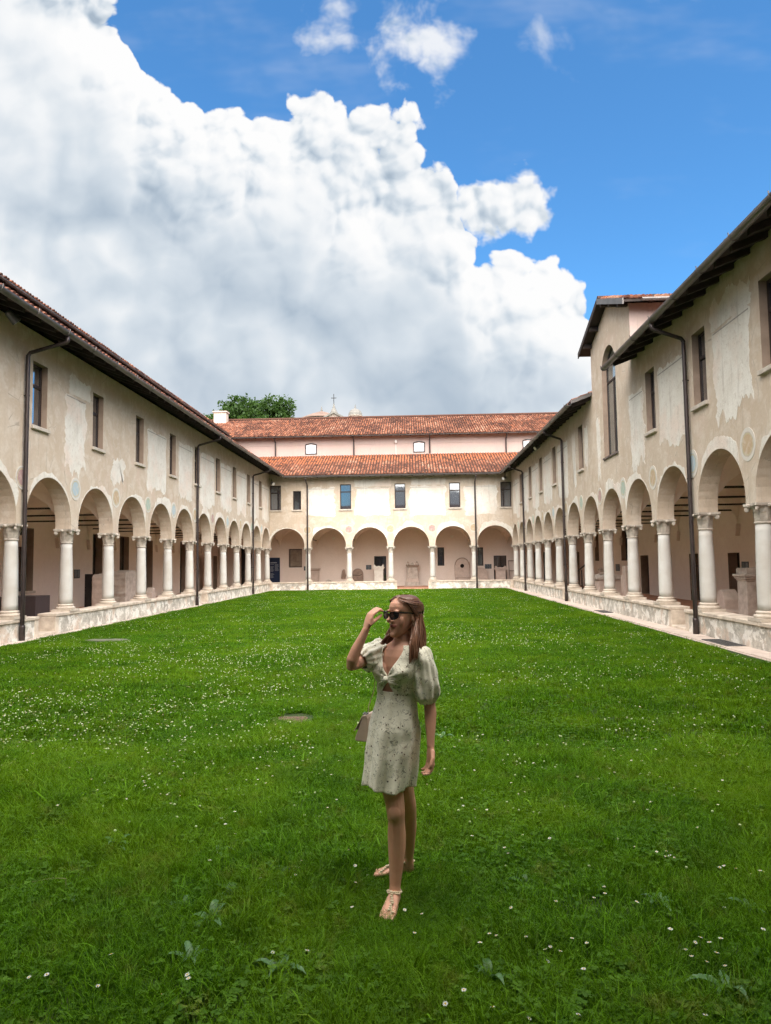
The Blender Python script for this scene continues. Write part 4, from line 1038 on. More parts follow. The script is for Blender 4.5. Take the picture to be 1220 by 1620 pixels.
MB().box((-12.02, 25.72, Z0), (-11.76, 25.80, Z0+1.40)).build('support_plate', M['iron'], st)
st2 = slab_thing('stone_block', 'tall broken stone block with pale split face in the left corridor', 'stone', rough([(-.75, 0), (.7, 0), (.72, .5), (.62, 1.1), (.45, 1.36), (.1, 1.50), (-.4, 1.48), (-.75, 1.46)], .03, 12), .55, (-12.2, 29.3, Z0), M['stoneA'], face='+x', bevel=.03)
slab_thing('stone_fragment', 'small pale stone leaning beside the tall broken block', 'stone', rough([(-.3, 0), (.32, 0), (.25, .45), (.05, .72), (-.2, .5)], .02, 13), .3, (-11.6, 30.75, Z0), M['stoneP'], face='+x')
slab_thing('support_plate', 'black upright plate behind the small pale leaning stone', 'plate', [(-.3, 0), (.3, 0), (.3, 1.35), (-.3, 1.35)], .05, (-12.6, 31.6, Z0), M['iron'], face='+x', bevel=.004)
slab_thing('brown_slab', 'upright orange-brown stone slab by the second left downpipe', 'slab', [(-.5, 0), (.5, 0), (.5, 2.2), (-.5, 2.2)], .14, (-13.55, 46.2, Z0), M['orange'], face='+x')
# right corridor
cippus('stone_cippus', 'tall moulded stone cippus with notched crown beside the nearest right column', 8.75, 18.75, .52, .52, 1.38, M['stoneA'], axis='x')
slab_thing('stone_stele', 'small gabled stele with carved frame left of the notched right cippus', 'stele', [(-.30, 0), (.30, 0), (.30, .18), (.25, .24), (.25, .52), (.16, .70), (0, .80), (-.16, .70), (-.25, .52), (-.25, .24), (-.30, .18)], .42, (9.0, 20.3, Z0), M['stoneP'], face='-x', bevel=.015)
XWR = XR+DIN
plaque((XWR, 24.2, 1.50), '-x', 'dark plaque on right corridor wall above the notched cippus', .5, .28, 2)
plaque((XWR, 39.0, 1.33), '-x', 'green-black plaque on right corridor wall over the statue fragment', .7, .36, 1)
slab_thing('stone_pillar', 'tall plain squared stone pillar in the right corridor', 'stone', [(-.2, 0), (.2, 0), (.2, 1.42), (-.2, 1.42)], .4, (8.7, 28.35, Z0), M['stoneP'], face='-x', bevel=.015)
sf_ = empty('statue_fragment', (8.6, 29.2, Z0), 'headless draped statue fragment left of the tall plain pillar', 'statue')
MB().lathe([(.20, 0), (.21, .08), (.17, .10), (.15, .45), (.17, .75), (.19, .95), (.12, 1.05), (.05, 1.08)], 14, (8.6, 29.2, Z0), 1, .8).build('torso', M['stoneP'], sf_, smooth=True)
for k in range(7):
    a = 2*math.pi*k/7; MB().tube([(8.6+.18*math.cos(a), 29.2+.145*math.sin(a), Z0+.1), (8.6+.15*math.cos(a+.2), 29.2+.12*math.sin(a+.2), Z0+.5), (8.6+.17*math.cos(a+.5), 29.2+.135*math.sin(a+.5), Z0+.9)], [.025, .02, .012], 6).build('fold', M['stoneP'], sf_, smooth=True)
sg = empty('sarcophagus', (8.4, 31.5, Z0), 'stone chest with broken capital lying on its lid in the right corridor', 'sarcophagus')
MB().box((8.0, 31.0, Z0), (9.1, 32.5, Z0+.80)).build('chest', M['stoneP'], sg, bevel=.02)
MB().prism([(7.93, .801), (9.17, .801), (9.17, .90), (8.55, 1.08), (7.93, .90)], lambda a, b, t: (a, t, Z0+b), 30.93, 32.57).build('lid', M['stoneA'], sg, bevel=.015)
MB().lathe([(.14, 0), (.2, .05), (.16, .12), (.22, .2), (.25, .26), (.1, .28)], 10, (8.4, 31.7, Z0+1.0)).build('capital_fragment', M['stoneB'], sg)
for i, (x, y) in enumerate(((8.6, 36.6), (8.3, 40.3))):
    p_ = empty('lectern_stand', (x, y, Z0), ('thin black reading stand behind the middle right columns', 'thin black reading stand farther along the right corridor')[i], 'stand')
    MB().tube([(x, y, Z0), (x, y, Z0+1.15)], .03, 8).build('post', M['iron'], p_); MB().lathe([(.16, 0), (.16, .02), (.03, .03)], 12, (x, y, Z0)).build('foot', M['iron'], p_)
    MB().box((x-.2, y-.16, Z0+1.15), (x+.2, y+.16, Z0+1.18), lambda a, b, c: (a, b, c+(a-x)*.8+.1)).build('board', M['iron'], p_)

# floodlights under the eaves
def floodlight(loc, label, aim):
    e = empty('floodlight', loc, label, 'floodlight'); x, y, z = loc; a = Vector(aim).normalized(); c = Vector(loc)
    MB().tube([c-a*.14, c-a*.1, c+a*.10, c+a*.16], [.05, .085, .11, .115], 12).build('housing', M['lampmetal'], e, smooth=False)
    MB().tube([c+a*.161, c+a*.168], .10, 12).build('lens', M['white'], e)
    MB().tube([c-a*.05+Vector((0, 0, .08)), c-a*.1+Vector((0, 0, .25))], .02, 6).build('bracket', M['iron'], e)
floodlight((XL+HT+.35, 15.3, 7.42), 'cylindrical metal floodlight under the near left eave', (.5, .6, -.7))
floodlight((-8.95, 45.25, 6.98), 'grey floodlight under the eave in the far left corner', (.6, -.6, -.4))
floodlight((5.95, 45.2, 7.05), 'grey floodlight under the eave in the far right corner', (-.6, -.6, -.4))
floodlight((XR-HT-.3, 34.6, 7.3), 'black floodlight under the eave midway along the right wing', (-.7, -.3, -.5))

# things set in the ground
def bar_grate(name, label, x0, x1, y0, y1, z, along='y', mat='grate'):
    e = empty(name, ((x0+x1)/2, (y0+y1)/2, z), label, 'grate')
    fr = MB(); t = .03
    fr.box((x0, y0, z-.05), (x1, y0+t, z)); fr.box((x0, y1-t, z-.05), (x1, y1, z)); fr.box((x0, y0+t, z-.05), (x0+t, y1-t, z)); fr.box((x1-t, y0+t, z-.05), (x1, y1-t, z)); fr.build('rim', M[mat], e)
    MB().box((x0+.01, y0+.01, z-.06), (x1-.01, y1-.01, z-.051)).build('pit', M['hole'], e)
    n = int((x1-x0 if along == 'x' else y1-y0)/.07)
    for k in range(1, n):
        q = k/n
        if along == 'x': MB().box((x0+(x1-x0)*q-.012, y0+t, z-.045), (x0+(x1-x0)*q+.012, y1-t, z-.004)).build('bar', M[mat], e)
        else: MB().box((x0+t, y0+(y1-y0)*q-.012, z-.045), (x1-t, y0+(y1-y0)*q+.012, z-.004)).build('bar', M[mat], e)
    return e
bar_grate('drain_grate', 'dark metal drain grate in the paving near the closest right downpipe', 6.08, 6.46, 14.2, 15.4, ZPAVE+.012)
bar_grate('drain_grate', 'small dark drain grate in the paving farther along the right wing', 6.1, 6.44, 23.3, 24.4, ZPAVE+.012)
mc = empty('manhole_cover', (-1.43, 8.05, ZLAWN), 'rusty brown slotted cover set flush in the lawn left of the woman', 'cover')
MB().box((-1.66, 7.86, ZLAWN-.03), (-1.22, 8.20, ZLAWN+.012)).build('stone_rim', M['rust'], mc)
for k in range(7): MB().box((-1.645, 7.872+k*.045, ZLAWN+.013), (-1.235, 7.902+k*.045, ZLAWN+.026)).build('bar', M['rust'], mc)
slab_thing('stone_slab', 'flat grey stone slab lying in the lawn near the left wing', 'slab', rough([(-.50, -.15), (.42, -.18), (.55, .02), (.3, .16), (-.4, .17), (-.55, .02)], .02, 6), .05, (0, 0, 0), M['mossy'])
o = bpy.data.objects['stone_slab']; o.rotation_euler = (R(-90), 0, 0); o.location = (-7.1, 16.4, ZLAWN+.014)

# ------------------------------------------------------------------ beyond the roofs
cb = empty('church', (-17, 160, 0), 'distant church with low drum, cross-topped gable and small lantern', 'church')
MB().lathe([(5.0, 0), (5.0, 35.5), (4.9, 35.6)], 24, (-20.9, 165.5, 0)).build('drum', M['church'], cb)
MB().lathe([(5.5, 35.5), (5.4, 35.7), (2.6, 36.9), (.2, 37.7)], 24, (-20.9, 165.5, 0)).build('roof', M['churchroof'], cb)
MB().lathe([(.12, 37.6), (.25, 37.9), (.05, 38.9)], 8, (-20.9, 165.5, 0)).build('finial', M['lead'], cb)
MB().prism([(-21.4, 0), (-13.6, 0), (-13.6, 33.9), (-15.5, 35.3), (-17.45, 36.1), (-19.4, 35.3), (-21.4, 33.9)], lambda a, b, t: (a, 160+t, b), 0, 4).build('gable', M['church'], cb)
MB().prism([(-21.7, 33.75), (-17.45, 36.0), (-13.3, 33.75), (-13.3, 34.15), (-17.45, 36.45), (-21.7, 34.15)], lambda a, b, t: (a, 159.6+t, b), 0, .5).build('cornice', M['lead'], cb)
MB().lathe([(.9, 36.2), (.75, 36.5), (.35, 37.3), (.12, 38.2), (.08, 38.4)], 10, (-17.45, 160.6, 0)).build('pinnacle', M['lead'], cb)
cx = MB(); cx.box((-17.52, 160.5, 38.3), (-17.38, 160.64, 40.6)); cx.box((-18.05, 160.51, 39.6), (-16.85, 160.63, 39.74)); cx.build('cross', M['iron'], cb)
MB().lathe([(1.5, 0), (1.5, 35.4), (1.7, 35.5), (1.65, 35.7)], 12, (-12.65, 162, 0)).build('lantern', M['church'], cb)
for k in range(8):
    a = 2*math.pi*k/8; MB().box((-.25, -.06, 34.0), (.25, .06, 35.2), lambda x, y, z: (-12.65+1.48*math.cos(a)-x*math.sin(a)+y*math.cos(a), 162+1.48*math.sin(a)+x*math.cos(a)+y*math.sin(a), z)).build('opening', M['hole'], cb)
MB().lathe([(1.65, 35.7), (1.55, 36.3), (1.2, 36.9), (.6, 37.25), (.2, 37.4), (.15, 37.7), (.03, 38.4)], 14, (-12.65, 162, 0)).build('dome', M['lead'], cb)

def mat_leaf(name, c1, c2, tr=.35):
    mt, T, b = new_mat(name); co, oi = objco(T, True)
    at = T.add('ShaderNodeAttribute', attribute_name='lv')
    col = T.mix(at.outputs['Fac'], c1, c2)
    n = T.noise(co, 1.2, 3, .5); col = T.mix(T.rng(n, .3, .7, 0, .4), col, tuple(c*.6 for c in c1))
    T.link(col, b.inputs['Base Color']); b.inputs['Roughness'].default_value = .55; b.inputs['Specular IOR Level'].default_value = .3
    tl = T.add('ShaderNodeBsdfTranslucent'); T.link(T.mix(1., col, (1.3, 1.25, .7), 'MULTIPLY'), tl.inputs['Color'])
    mx = T.add('ShaderNodeMixShader'); mx.inputs[0].default_value = tr; T.link(b.outputs[0], mx.inputs[1]); T.link(tl.outputs[0], mx.inputs[2])
    T.link(mx.outputs[0], T.n['Material Output'].inputs[0]); return mt
M['leafA'] = mat_leaf('tree_leaves', (.026, .062, .014), (.065, .13, .024)); M['bark'] = simple('bark', (.11, .08, .06), (.06, .045, .035), 3, .95, 12, .6, .03)
def tree(base, blobs, label, nleaf, size, seed, dense=1.):
    rg = np.random.default_rng(seed); e = empty('broadleaf_tree', base, label, 'tree', 'trees behind the far roof')
    b = Vector(base); mb = MB(); top = Vector(np.mean([q[0] for q in blobs], axis=0))
    mid = b.lerp(top, .55); mb.tube([b, b.lerp(mid, .5)+Vector((.3, 0, 0)), mid], [.55, .42, .32], 9)
    for c, r in blobs:
        c = Vector(c); k = mid.lerp(c, .5)+Vector(rg.normal(size=3)*.5); mb.tube([mid-Vector((0, 0, .6)), k, c], [.24, .14, .04], 6)
        for _ in range(5):
            d = Vector(rg.normal(size=3)); d.normalize(); mb.tube([k.lerp(c, .5), c+d*r[0]*.75], [.08, .015], 5)
    mb.build('trunk', M['bark'], e)
    vs = []; fs = []; lv = []
    tot = sum(r[0]*r[1]*r[2] for _, r in blobs)
    for c, r in blobs:
        n = int(nleaf*(r[0]*r[1]*r[2])/tot); ncl = max(8, n//60)
        cl = rg.normal(size=(ncl, 3)); cl /= np.linalg.norm(cl, axis=1)[:, None]; cl *= (rg.random(ncl)**.38)[:, None]; cl = cl*np.array(r)+np.array(c)
        for q in cl:
            shade = rg.random()
            for _ in range(52):
                p = q+rg.normal(size=3)*np.array((.40, .40, .22)); a = rg.normal(size=3); a /= np.linalg.norm(a); bb = np.cross(a, rg.normal(size=3)); bb /= np.linalg.norm(bb); s = size*rg.uniform(.6, 1.2)
                i = len(vs); vs += [tuple(p-a*s), tuple(p+bb*s*.5), tuple(p+a*s), tuple(p-bb*s*.5)]; fs.append((i, i+1, i+2, i+3)); lv.append(min(1, max(0, .6*shade+.4*rg.random())))
    me = bpy.data.meshes.new('crown'); me.from_pydata(vs, [], fs); me.materials.append(M['leafA'])
    at = me.attributes.new('lv', 'FLOAT', 'FACE'); at.data.foreach_set('value', lv); obj('crown', me, e)
tree((-23.5, 92, 0), [((-25.0, 92, 19.9), (2.2, 2, 1.9)), ((-23.0, 92, 22.3), (2.2, 2, 1.8)), ((-20.9, 92, 22.0), (1.7, 1.8, 1.4)), ((-22.5, 92, 19.2), (2.8, 2.2, 1.8)), ((-26.3, 92, 18.9), (1.3, 1.5, 1.1))], 'looser pale green tree behind the far roof at left', 9000, .26, 1)
tree((-18.3, 90, 0), [((-18.2, 90, 21.1), (2.2, 2.2, 2.3)), ((-16.4, 90, 20.8), (1.9, 2, 2.3)), ((-15.1, 90, 19.0), (1.4, 1.7, 1.6)), ((-20.2, 90, 19.4), (2.0, 2, 2.0)), ((-17.4, 90, 18.0), (3.2, 2.2, 2.0))], 'denser rounded dark green tree beside the loose pale one', 15000, .24, 2)
# ------------------------------------------------------------------ the woman
def mat_skin():
    mt, T, b = new_mat('skin'); co, _ = objco(T)
    at = T.add('ShaderNodeAttribute', attribute_name='scol')
    n = T.noise(co, 22, 4, .6)
    col = T.mix(T.rng(n, .35, .7, 0, .22), at.outputs['Color'], (.44, .185, .105))
    T.link(col, b.inputs['Base Color']); b.inputs['Roughness'].default_value = .48; b.inputs['Specular IOR Level'].default_value = .35
    b.inputs['Subsurface Weight'].default_value = .12; b.inputs['Subsurface Radius'].default_value = (.012, .005, .003); b.inputs['Subsurface Scale'].default_value = 1.
    bump(T, b, T.noise(co, 300, 3, .6), .12, .001); return mt
def mat_dress():
    mt, T, b = new_mat('printed_dress_cloth'); co, _ = objco(T)
    wv = T.add('ShaderNodeTexNoise'); T.link(co, wv.inputs['Vector']); wv.inputs['Scale'].default_value = 30; wv.inputs['Detail'].default_value = 2
    cw = T.vm('ADD', co, T.vm('MULTIPLY', T.vm('SUBTRACT', wv.outputs['Color'], (.5, .5, .5)), (.03, .03, .03)))
    base = T.mix(T.rng(T.noise(co, 9, 5, .6), .35, .65), (.82, .80, .655), (.74, .72, .575))
    def twigs(off, sc, wd, msc, lo, hi):
        c_ = T.vm('ADD', co, off); n_ = T.noise(c_, sc, 1.5, .5, .6)
        ln_ = T.rng(T.m('ABSOLUTE', T.m('SUBTRACT', n_, .5)), wd*.5, wd, 1, 0)
        return T.m('MULTIPLY', ln_, T.rng(T.noise(c_, msc, 2, .5), lo, hi))
    col = T.mix(T.m('MULTIPLY', twigs((0, 0, 0), 30, .016, 24, .50, .55), .85), base, (.11, .105, .065))
    col = T.mix(T.m('MULTIPLY', twigs((3.3, 1.1, .7), 38, .020, 30, .52, .57), .75), col, (.17, .13, .075))
    col = T.mix(T.m('MULTIPLY', twigs((1.3, 5.1, 2.7), 24, .012, 20, .50, .54), .7), col, (.14, .15, .10))
    vd = T.add('ShaderNodeTexVoronoi'); T.link(co, vd.inputs['Vector']); vd.inputs['Scale'].default_value = 30
    dot = T.m('MULTIPLY', T.rng(vd.outputs['Distance'], .11, .15, 1, 0), T.rng(T.noise(co, 12, 2, .5), .40, .45))
    col = T.mix(dot, col, T.mix(vd.outputs['Color'], (.035, .02, .012), (.10, .05, .02)))
    T.link(col, b.inputs['Base Color']); b.inputs['Roughness'].default_value = .85; b.inputs['Specular IOR Level'].default_value = .2
    b.inputs['Sheen Weight'].default_value = .2
    bump(T, b, T.m('ADD', T.m('MULTIPLY', T.noise(co, 18, 5, .65, .6), 1.), T.m('MULTIPLY', T.noise(co, 500, 2, .5), .06)), .55, .011); return mt
def mat_hair():
    mt, T, b = new_mat('brown_hair'); co, _ = objco(T)
    at = T.add('ShaderNodeAttribute', attribute_name='hv')
    col = T.mix(at.outputs['Fac'], (.048, .019, .010), (.33, .16, .085))
    col = T.mix(T.rng(T.noise(T.mapping(co, (1, 1, .12)), 260, 3, .6), .4, .65, 0, .55), col, (.09, .036, .019))
    T.link(col, b.inputs['Base Color']); b.inputs['Roughness'].default_value = .38; b.inputs['Specular IOR Level'].default_value = .5; return mt
M['skin'] = mat_skin(); M['dress'] = mat_dress(); M['hair'] = mat_hair()
M['black'] = simple('black_plastic', (.008, .008, .009), (.006, .006, .006), 4, .12, 40, 0, spec=.6)
M['bag'] = simple('cream_leather', (.56, .43, .34), (.48, .37, .29), 6, .5, 120, .2, .001)
M['sole'] = simple('tan_sandal_sole', (.32, .20, .10), (.26, .16, .08), 6, .7, 60, .2, .002)
M['bead'] = simple('shell_beads', (.62, .52, .36), (.45, .36, .22), 30, .4, 60, .2, .002)

PW = empty('person', (-.11, 3.88, ZLAWN), 'woman in a sage floral puff-sleeved dress lifting a hand to her dark sunglasses', 'person')
Ft = Vector((-.57, -.82, 0)).normalized(); Lt = Vector((-Ft.y, Ft.x, 0))
TOR = [(0.74, -0.118, 3.893, 0.1023, 0.0836), (0.84, -0.116, 3.89, 0.1153, 0.0931), (0.92, -0.112, 3.888, 0.1153, 0.0893), (1, -0.103, 3.885, 0.1097, 0.0817), (1.06, -0.097, 3.88, 0.0967, 0.0722), (1.12, -0.09, 3.876, 0.1004, 0.0750), (1.18, -0.083, 3.873, 0.1097, 0.0817), (1.24, -0.077, 3.872, 0.1190, 0.0855), (1.29, -0.072, 3.873, 0.1283, 0.0789), (1.325, -0.068, 3.876, 0.1153, 0.0684), (1.345, -0.065, 3.878, 0.0837, 0.0589), (1.365, -0.06, 3.878, 0.0521, 0.0513), (1.4, -0.055, 3.876, 0.0409, 0.0427), (1.45, -0.05, 3.873, 0.0400, 0.0437)]
def torso_at(z):
    zs = [q[0] for q in TOR]; return [float(np.interp(z, zs, [q[k] for q in TOR])) for k in (1, 2, 3, 4)]
def loft(mb, secs, n=24):
    """secs: (centre, half-axis vector a, half-axis vector b)"""
    vs = []; fs = []
    for c, a, b in secs:
        c, a, b = Vector(c), Vector(a), Vector(b)
        for k in range(n):
            t = 2*math.pi*k/n; vs.append(c+a*math.cos(t)+b*math.sin(t))
    for i in range(len(secs)-1):
        for k in range(n): fs.append((i*n+k, i*n+(k+1) % n, (i+1)*n+(k+1) % n, (i+1)*n+k))
    fs += [tuple(range(n))[::-1], tuple((len(secs)-1)*n+k for k in range(n))]
    mb.add(vs, fs)
def ball(mb, c, ax, n=12):
    """ellipsoid with three half-axis vectors"""
    c = Vector(c); a, b, d = [Vector(q) for q in ax]; secs = []
    for i in range(n+1):
        t = math.pi*i/n; s = max(.02, math.sin(t)); secs.append((c-d*math.cos(t), a*s, b*s))
    loft(mb, secs, 14)
body = MB()
loft(body, [((x, y, z), Lt*a, Ft*b) for z, x, y, a, b in TOR], 28)
for s in (-1, 1):
    cx_, cy_, a_, b_ = torso_at(1.215); c = Vector((cx_, cy_, 1.212))+Ft*(b_-.022)+Lt*s*.054
    ball(body, c, (Lt*.048, Ft*.040, Vector((0, 0, .050))))
def limb(pts): body.tube([q[:3] for q in pts], [q[3]*.93 for q in pts], 16)
limb([(-.155, 3.89, .86, .070), (-.150, 3.88, .80, .084), (-.136, 3.855, .70, .072), (-.122, 3.838, .61, .060), (-.110, 3.825, .54, .053), (-.106, 3.820, .50, .051), (-.104, 3.826, .45, .046), (-.103, 3.836, .38, .051), (-.104, 3.838, .32, .049), (-.109, 3.832, .22, .039), (-.115, 3.826, .14, .031), (-.118, 3.822, .095, .032), (-.119, 3.820, .06, .028)])
ball(body, (-.112, 3.782, .505), (Vector((.03, 0, 0)), Vector((0, .012, 0)), Vector((0, 0, .04))))
limb([(-.085, 3.92, .86, .066), (-.082, 3.930, .80, .076), (-.072, 3.950, .68, .060), (-.056, 3.990, .54, .050), (-.044, 4.020, .47, .047), (-.043, 4.060, .40, .046), (-.043, 4.090, .33, .046), (-.045, 4.130, .22, .036), (-.048, 4.158, .14, .029), (-.049, 4.168, .095, .030), (-.050, 4.170, .06, .028)])
FEET = []
def foot(heel, direction, zg, s=1.):
    d = Vector((*direction, 0)).normalized(); w = Vector((-d.y, d.x, 0)); h = Vector((*heel, zg)); secs = []
    for t, ww, hh, zc in ((0, .014, .018, .026), (.018, .026, .030, .034), (.05, .031, .040, .044), (.09, .033, .036, .040), (.13, .037, .026, .031), (.165, .042, .017, .022), (.195, .041, .012, .018), (.208, .036, .009, .016)):
        secs.append((h+d*t+Vector((0, 0, zc)), w*ww, Vector((0, 0, hh))))
    loft(body, secs, 18)
    for k, (off, ln, r) in enumerate(((.030*s, .040, .0120), (.012*s, .036, .0092), (-.004*s, .031, .0088), (-.019*s, .025, .0084), (-.032*s, .018, .008))):
        p0 = h+d*.192+w*off+Vector((0, 0, .017)); body.tube([p0, p0+d*(ln*.55)+Vector((0, 0, .003)), p0+d*ln-Vector((0, 0, .004))], [r, r*1.03, r*.72], 8)
    FEET.append((h, d, w, s))
ZG = ZLAWN+.018
foot((-.108, 3.862), (-.22, -.975), ZG, 1.)
foot((-.022, 4.188), (-.97, -.22), ZG+.006, 1.)
# arms
limb([(.030, 3.812, 1.296, .044), (.046, 3.806, 1.265, .040), (.060, 3.818, 1.18, .036), (.071, 3.835, 1.09, .033), (.077, 3.842, 1.045, .032), (.081, 3.836, 1.00, .034), (.080, 3.820, .93, .029), (.079, 3.806, .865, .0215), (.079, 3.802, .835, .021)])
limb([(-.178, 3.945, 1.305, .046), (-.200, 3.930, 1.298, .043), (-.248, 3.875, 1.276, .038), (-.298, 3.815, 1.256, .034), (-.324, 3.785, 1.250, .032), (-.318, 3.778, 1.280, .034), (-.296, 3.774, 1.335, .030), (-.262, 3.772, 1.40, .023), (-.245, 3.772, 1.437, .0205)])
def hand(wrist, knuck, w, nrm, fingers, thumb):
    """palm from wrist to knuckles, w = towards the index side, nrm = back of the hand"""
    wr, kn = Vector(wrist), Vector(knuck); secs = []
    for t, ww, tt in ((-.1, .019, .016), (.1, .023, .0155), (.4, .033, .0155), (.75, .038, .014), (1., .037, .0115), (1.12, .030, .008)):
        secs.append((wr.lerp(kn, t), w*ww, nrm*tt))
    loft(body, secs, 16)
    for f in fingers: body.tube([Vector(p) for p in f[0]], f[1], 8)
    body.tube([Vector(p) for p in thumb[0]], thumb[1], 8)
# hanging left hand, relaxed
w = Vector((.45, -.89, 0)).normalized(); nr = Vector((.89, .45, 0)); wr = Vector((.079, 3.802, .838)); dn = Vector((-.03, -.08, -1)).normalized(); kn = wr+dn*.078
fs_ = []
for k, (off, l1, l2, l3) in enumerate(((.030, .036, .024, .018), (.010, .040, .027, .019), (-.010, .037, .025, .018), (-.029, .029, .020, .016))):
    p0 = kn+w*off+dn*.002; p1 = p0+(dn*.92-nr*.30).normalized()*l1; p2 = p1+(dn*.62-nr*.78).normalized()*l2; p3 = p2+(dn*-.05-nr*.98).normalized()*l3
    fs_.append(([p0, p1, p2, p3], [.0098, .0086, .0080, .0066]))
t0 = wr+dn*.022+w*.020; th = ([t0, t0+dn*.032+w*.020-nr*.010, t0+dn*.060+w*.024-nr*.022, t0+dn*.080+w*.016-nr*.030], [.013, .0115, .0098, .0075])
hand(wr, kn, w, nr, fs_, th)
# raised right hand holding the frame of the glasses
GL = Vector((-.161, 3.850, 1.519))          # outer corner of the glasses
wr = Vector((-.245, 3.772, 1.437)); kn = Vector((-.224, 3.794, 1.508)); hd = (kn-wr).normalized(); fd = (GL-kn).normalized(); w = Vector((.50, -.86, .05)).normalized(); nr = w.cross(hd).normalized()
if nr.dot(fd) > 0: nr = -nr
fs_ = []
for k, (off, up, tip) in enumerate(((.026, .012, Vector((.002, -.008, .006))), (.009, .020, Vector((-.006, .004, .012))), (-.008, .024, Vector((-.016, .016, .013))), (-.024, .020, Vector((-.030, .028, .008))))):
    p0 = kn+w*off+hd*.001; p3 = GL+tip; p1 = p0+hd*up*.75+fd*.018; p2 = p1.lerp(p3, .5)+Vector((0, 0, .010))
    fs_.append(([p0, p1, p2, p3], [.0096, .0086, .0078, .0064]))
t0 = wr+hd*.022+w*.022; th = ([t0, t0+fd*.018+hd*.016+w*.006, t0.lerp(GL, .62)+w*.004-Vector((0, 0, .006)), GL+Vector((-.006, -.006, -.014))], [.0125, .011, .0092, .0070])
hand(wr, kn, w, nr, fs_, th)
# head
Fh = Vector((-.77, -.64, 0)).normalized(); Lh = Vector((-Fh.y, Fh.x, 0)); UP = Vector((0, 0, 1)); HA = Vector((-.050, 3.872, 1.387))
def H(f, l, h): return HA+Fh*f+Lh*l+UP*h
LEV = [(.000, .015, .074, .046), (.008, .025, .081, .030), (.022, .036, .085, .0), (.040, .045, .084, -.03), (.055, .052, .084, -.05), (.072, .058, .081, -.07), (.090, .063, .079, -.082), (.110, .066, .077, -.09), (.125, .068, .075, -.094), (.142, .070, .082, -.097), (.160, .070, .083, -.097), (.180, .064, .075, -.09), (.198, .051, .055, -.07), (.208, .035, .035, -.05), (.215, .012, .01, -.02)]
loft(body, [(H((f+b)/2, 0, h), Lh*w_, Fh*((f-b)/2)) for h, w_, f, b in LEV], 32)
body.tube([H(.074, 0, .132), H(.090, 0, .110), H(.106, 0, .091), H(.097, 0, .082)], [.007, .0085, .0105, .009], 10)
for s in (-1, 1):
    ball(body, H(.086, s*.010, .086), (Fh*.010, Lh*.007, UP*.007), 8)
    ball(body, H(.050, s*.038, .084), (Fh*.014, Lh*.021, UP*.032), 8)          # cheeks
    ball(body, H(-.008, s*.069, .105), (Fh*.015+Lh*s*.006, Lh*.006, UP*.029), 8)  # ears
    ball(body, H(.074, s*.030, .139), (Fh*.010, Lh*.022, UP*.006), 8)          # brow
def lipc(l, h): return H(.086-abs(l)*.42, l, h)
body.tube([lipc(l, .061+abs(l)*.12) for l in (-.026, -.016, -.006, 0, .006, .016, .026)], [.002, .0042, .0056, .005, .0056, .0042, .002], 8)
body.tube([lipc(l, .0515+abs(l)*.42) for l in (-.024, -.013, 0, .013, .024)], [.002, .0052, .0062, .0052, .002], 8)
ball(body, H(.078, 0, .016), (Fh*.014, Lh*.018, UP*.014), 8)
bme = body.mesh('body_raw', M['skin'], fix=True)
tmp = bpy.data.objects.new('body_raw', bme); COL.objects.link(tmp)
rm = tmp.modifiers.new('remesh', 'REMESH'); rm.mode = 'VOXEL'; rm.voxel_size = .0034
sm = tmp.modifiers.new('smooth', 'SMOOTH'); sm.factor = .5; sm.iterations = 3
dg = bpy.context.evaluated_depsgraph_get(); me = bpy.data.meshes.new_from_object(tmp.evaluated_get(dg)); me.name = 'body'
bpy.data.objects.remove(tmp)
me.materials.clear(); me.materials.append(M['skin']); me.polygons.foreach_set('use_smooth', [True]*len(me.polygons))
nv = len(me.vertices); co = np.empty(nv*3); me.vertices.foreach_get('co', co); co = co.reshape(-1, 3)
col = np.tile(np.array((.62, .34, .23, 1.)), (nv, 1))
def seg_dist(p, a, b):
    a, b = np.array(a), np.array(b); ab = b-a; t = np.clip(((p-a)@ab)/(ab@ab), 0, 1); return np.linalg.norm(p-(a+t[:, None]*ab), axis=1)
lipd = np.minimum(seg_dist(co, lipc(-.022, .062), lipc(0, .060)), np.minimum(seg_dist(co, lipc(0, .060), lipc(.022, .062)), seg_dist(co, lipc(-.016, .054), lipc(.016, .054))))
k = np.clip((.0085-lipd)/.003, 0, 1)[:, None]; col[:, :3] = col[:, :3]*(1-k)+np.array((.37, .13, .105))*k
k = np.clip((.0022-np.minimum(seg_dist(co, lipc(-.022, .0595), lipc(0, .0565)), seg_dist(co, lipc(0, .0565), lipc(.022, .0595))))/.001, 0, 1)[:, None]
for s in (-1, 1):
    bd = np.minimum(seg_dist(co, H(.085, s*.014, .1445), H(.080, s*.034, .150)), seg_dist(co, H(.080, s*.034, .150), H(.062, s*.052, .145)))
    k = np.clip((.0055-bd)/.002, 0, 1)[:, None]*.85; col[:, :3] = col[:, :3]*(1-k)+np.array((.07, .035, .022))*k
ck = np.clip(1-np.linalg.norm(co-np.array(H(.068, .042, .075)), axis=1)/.03, 0, 1)[:, None]*.35; col[:, :3] = col[:, :3]*(1-ck)+np.array((.50, .20, .15))*ck
at = me.color_attributes.new('scol', 'FLOAT_COLOR', 'POINT'); at.data.foreach_set('color', col.ravel())
obj('body', me, PW)

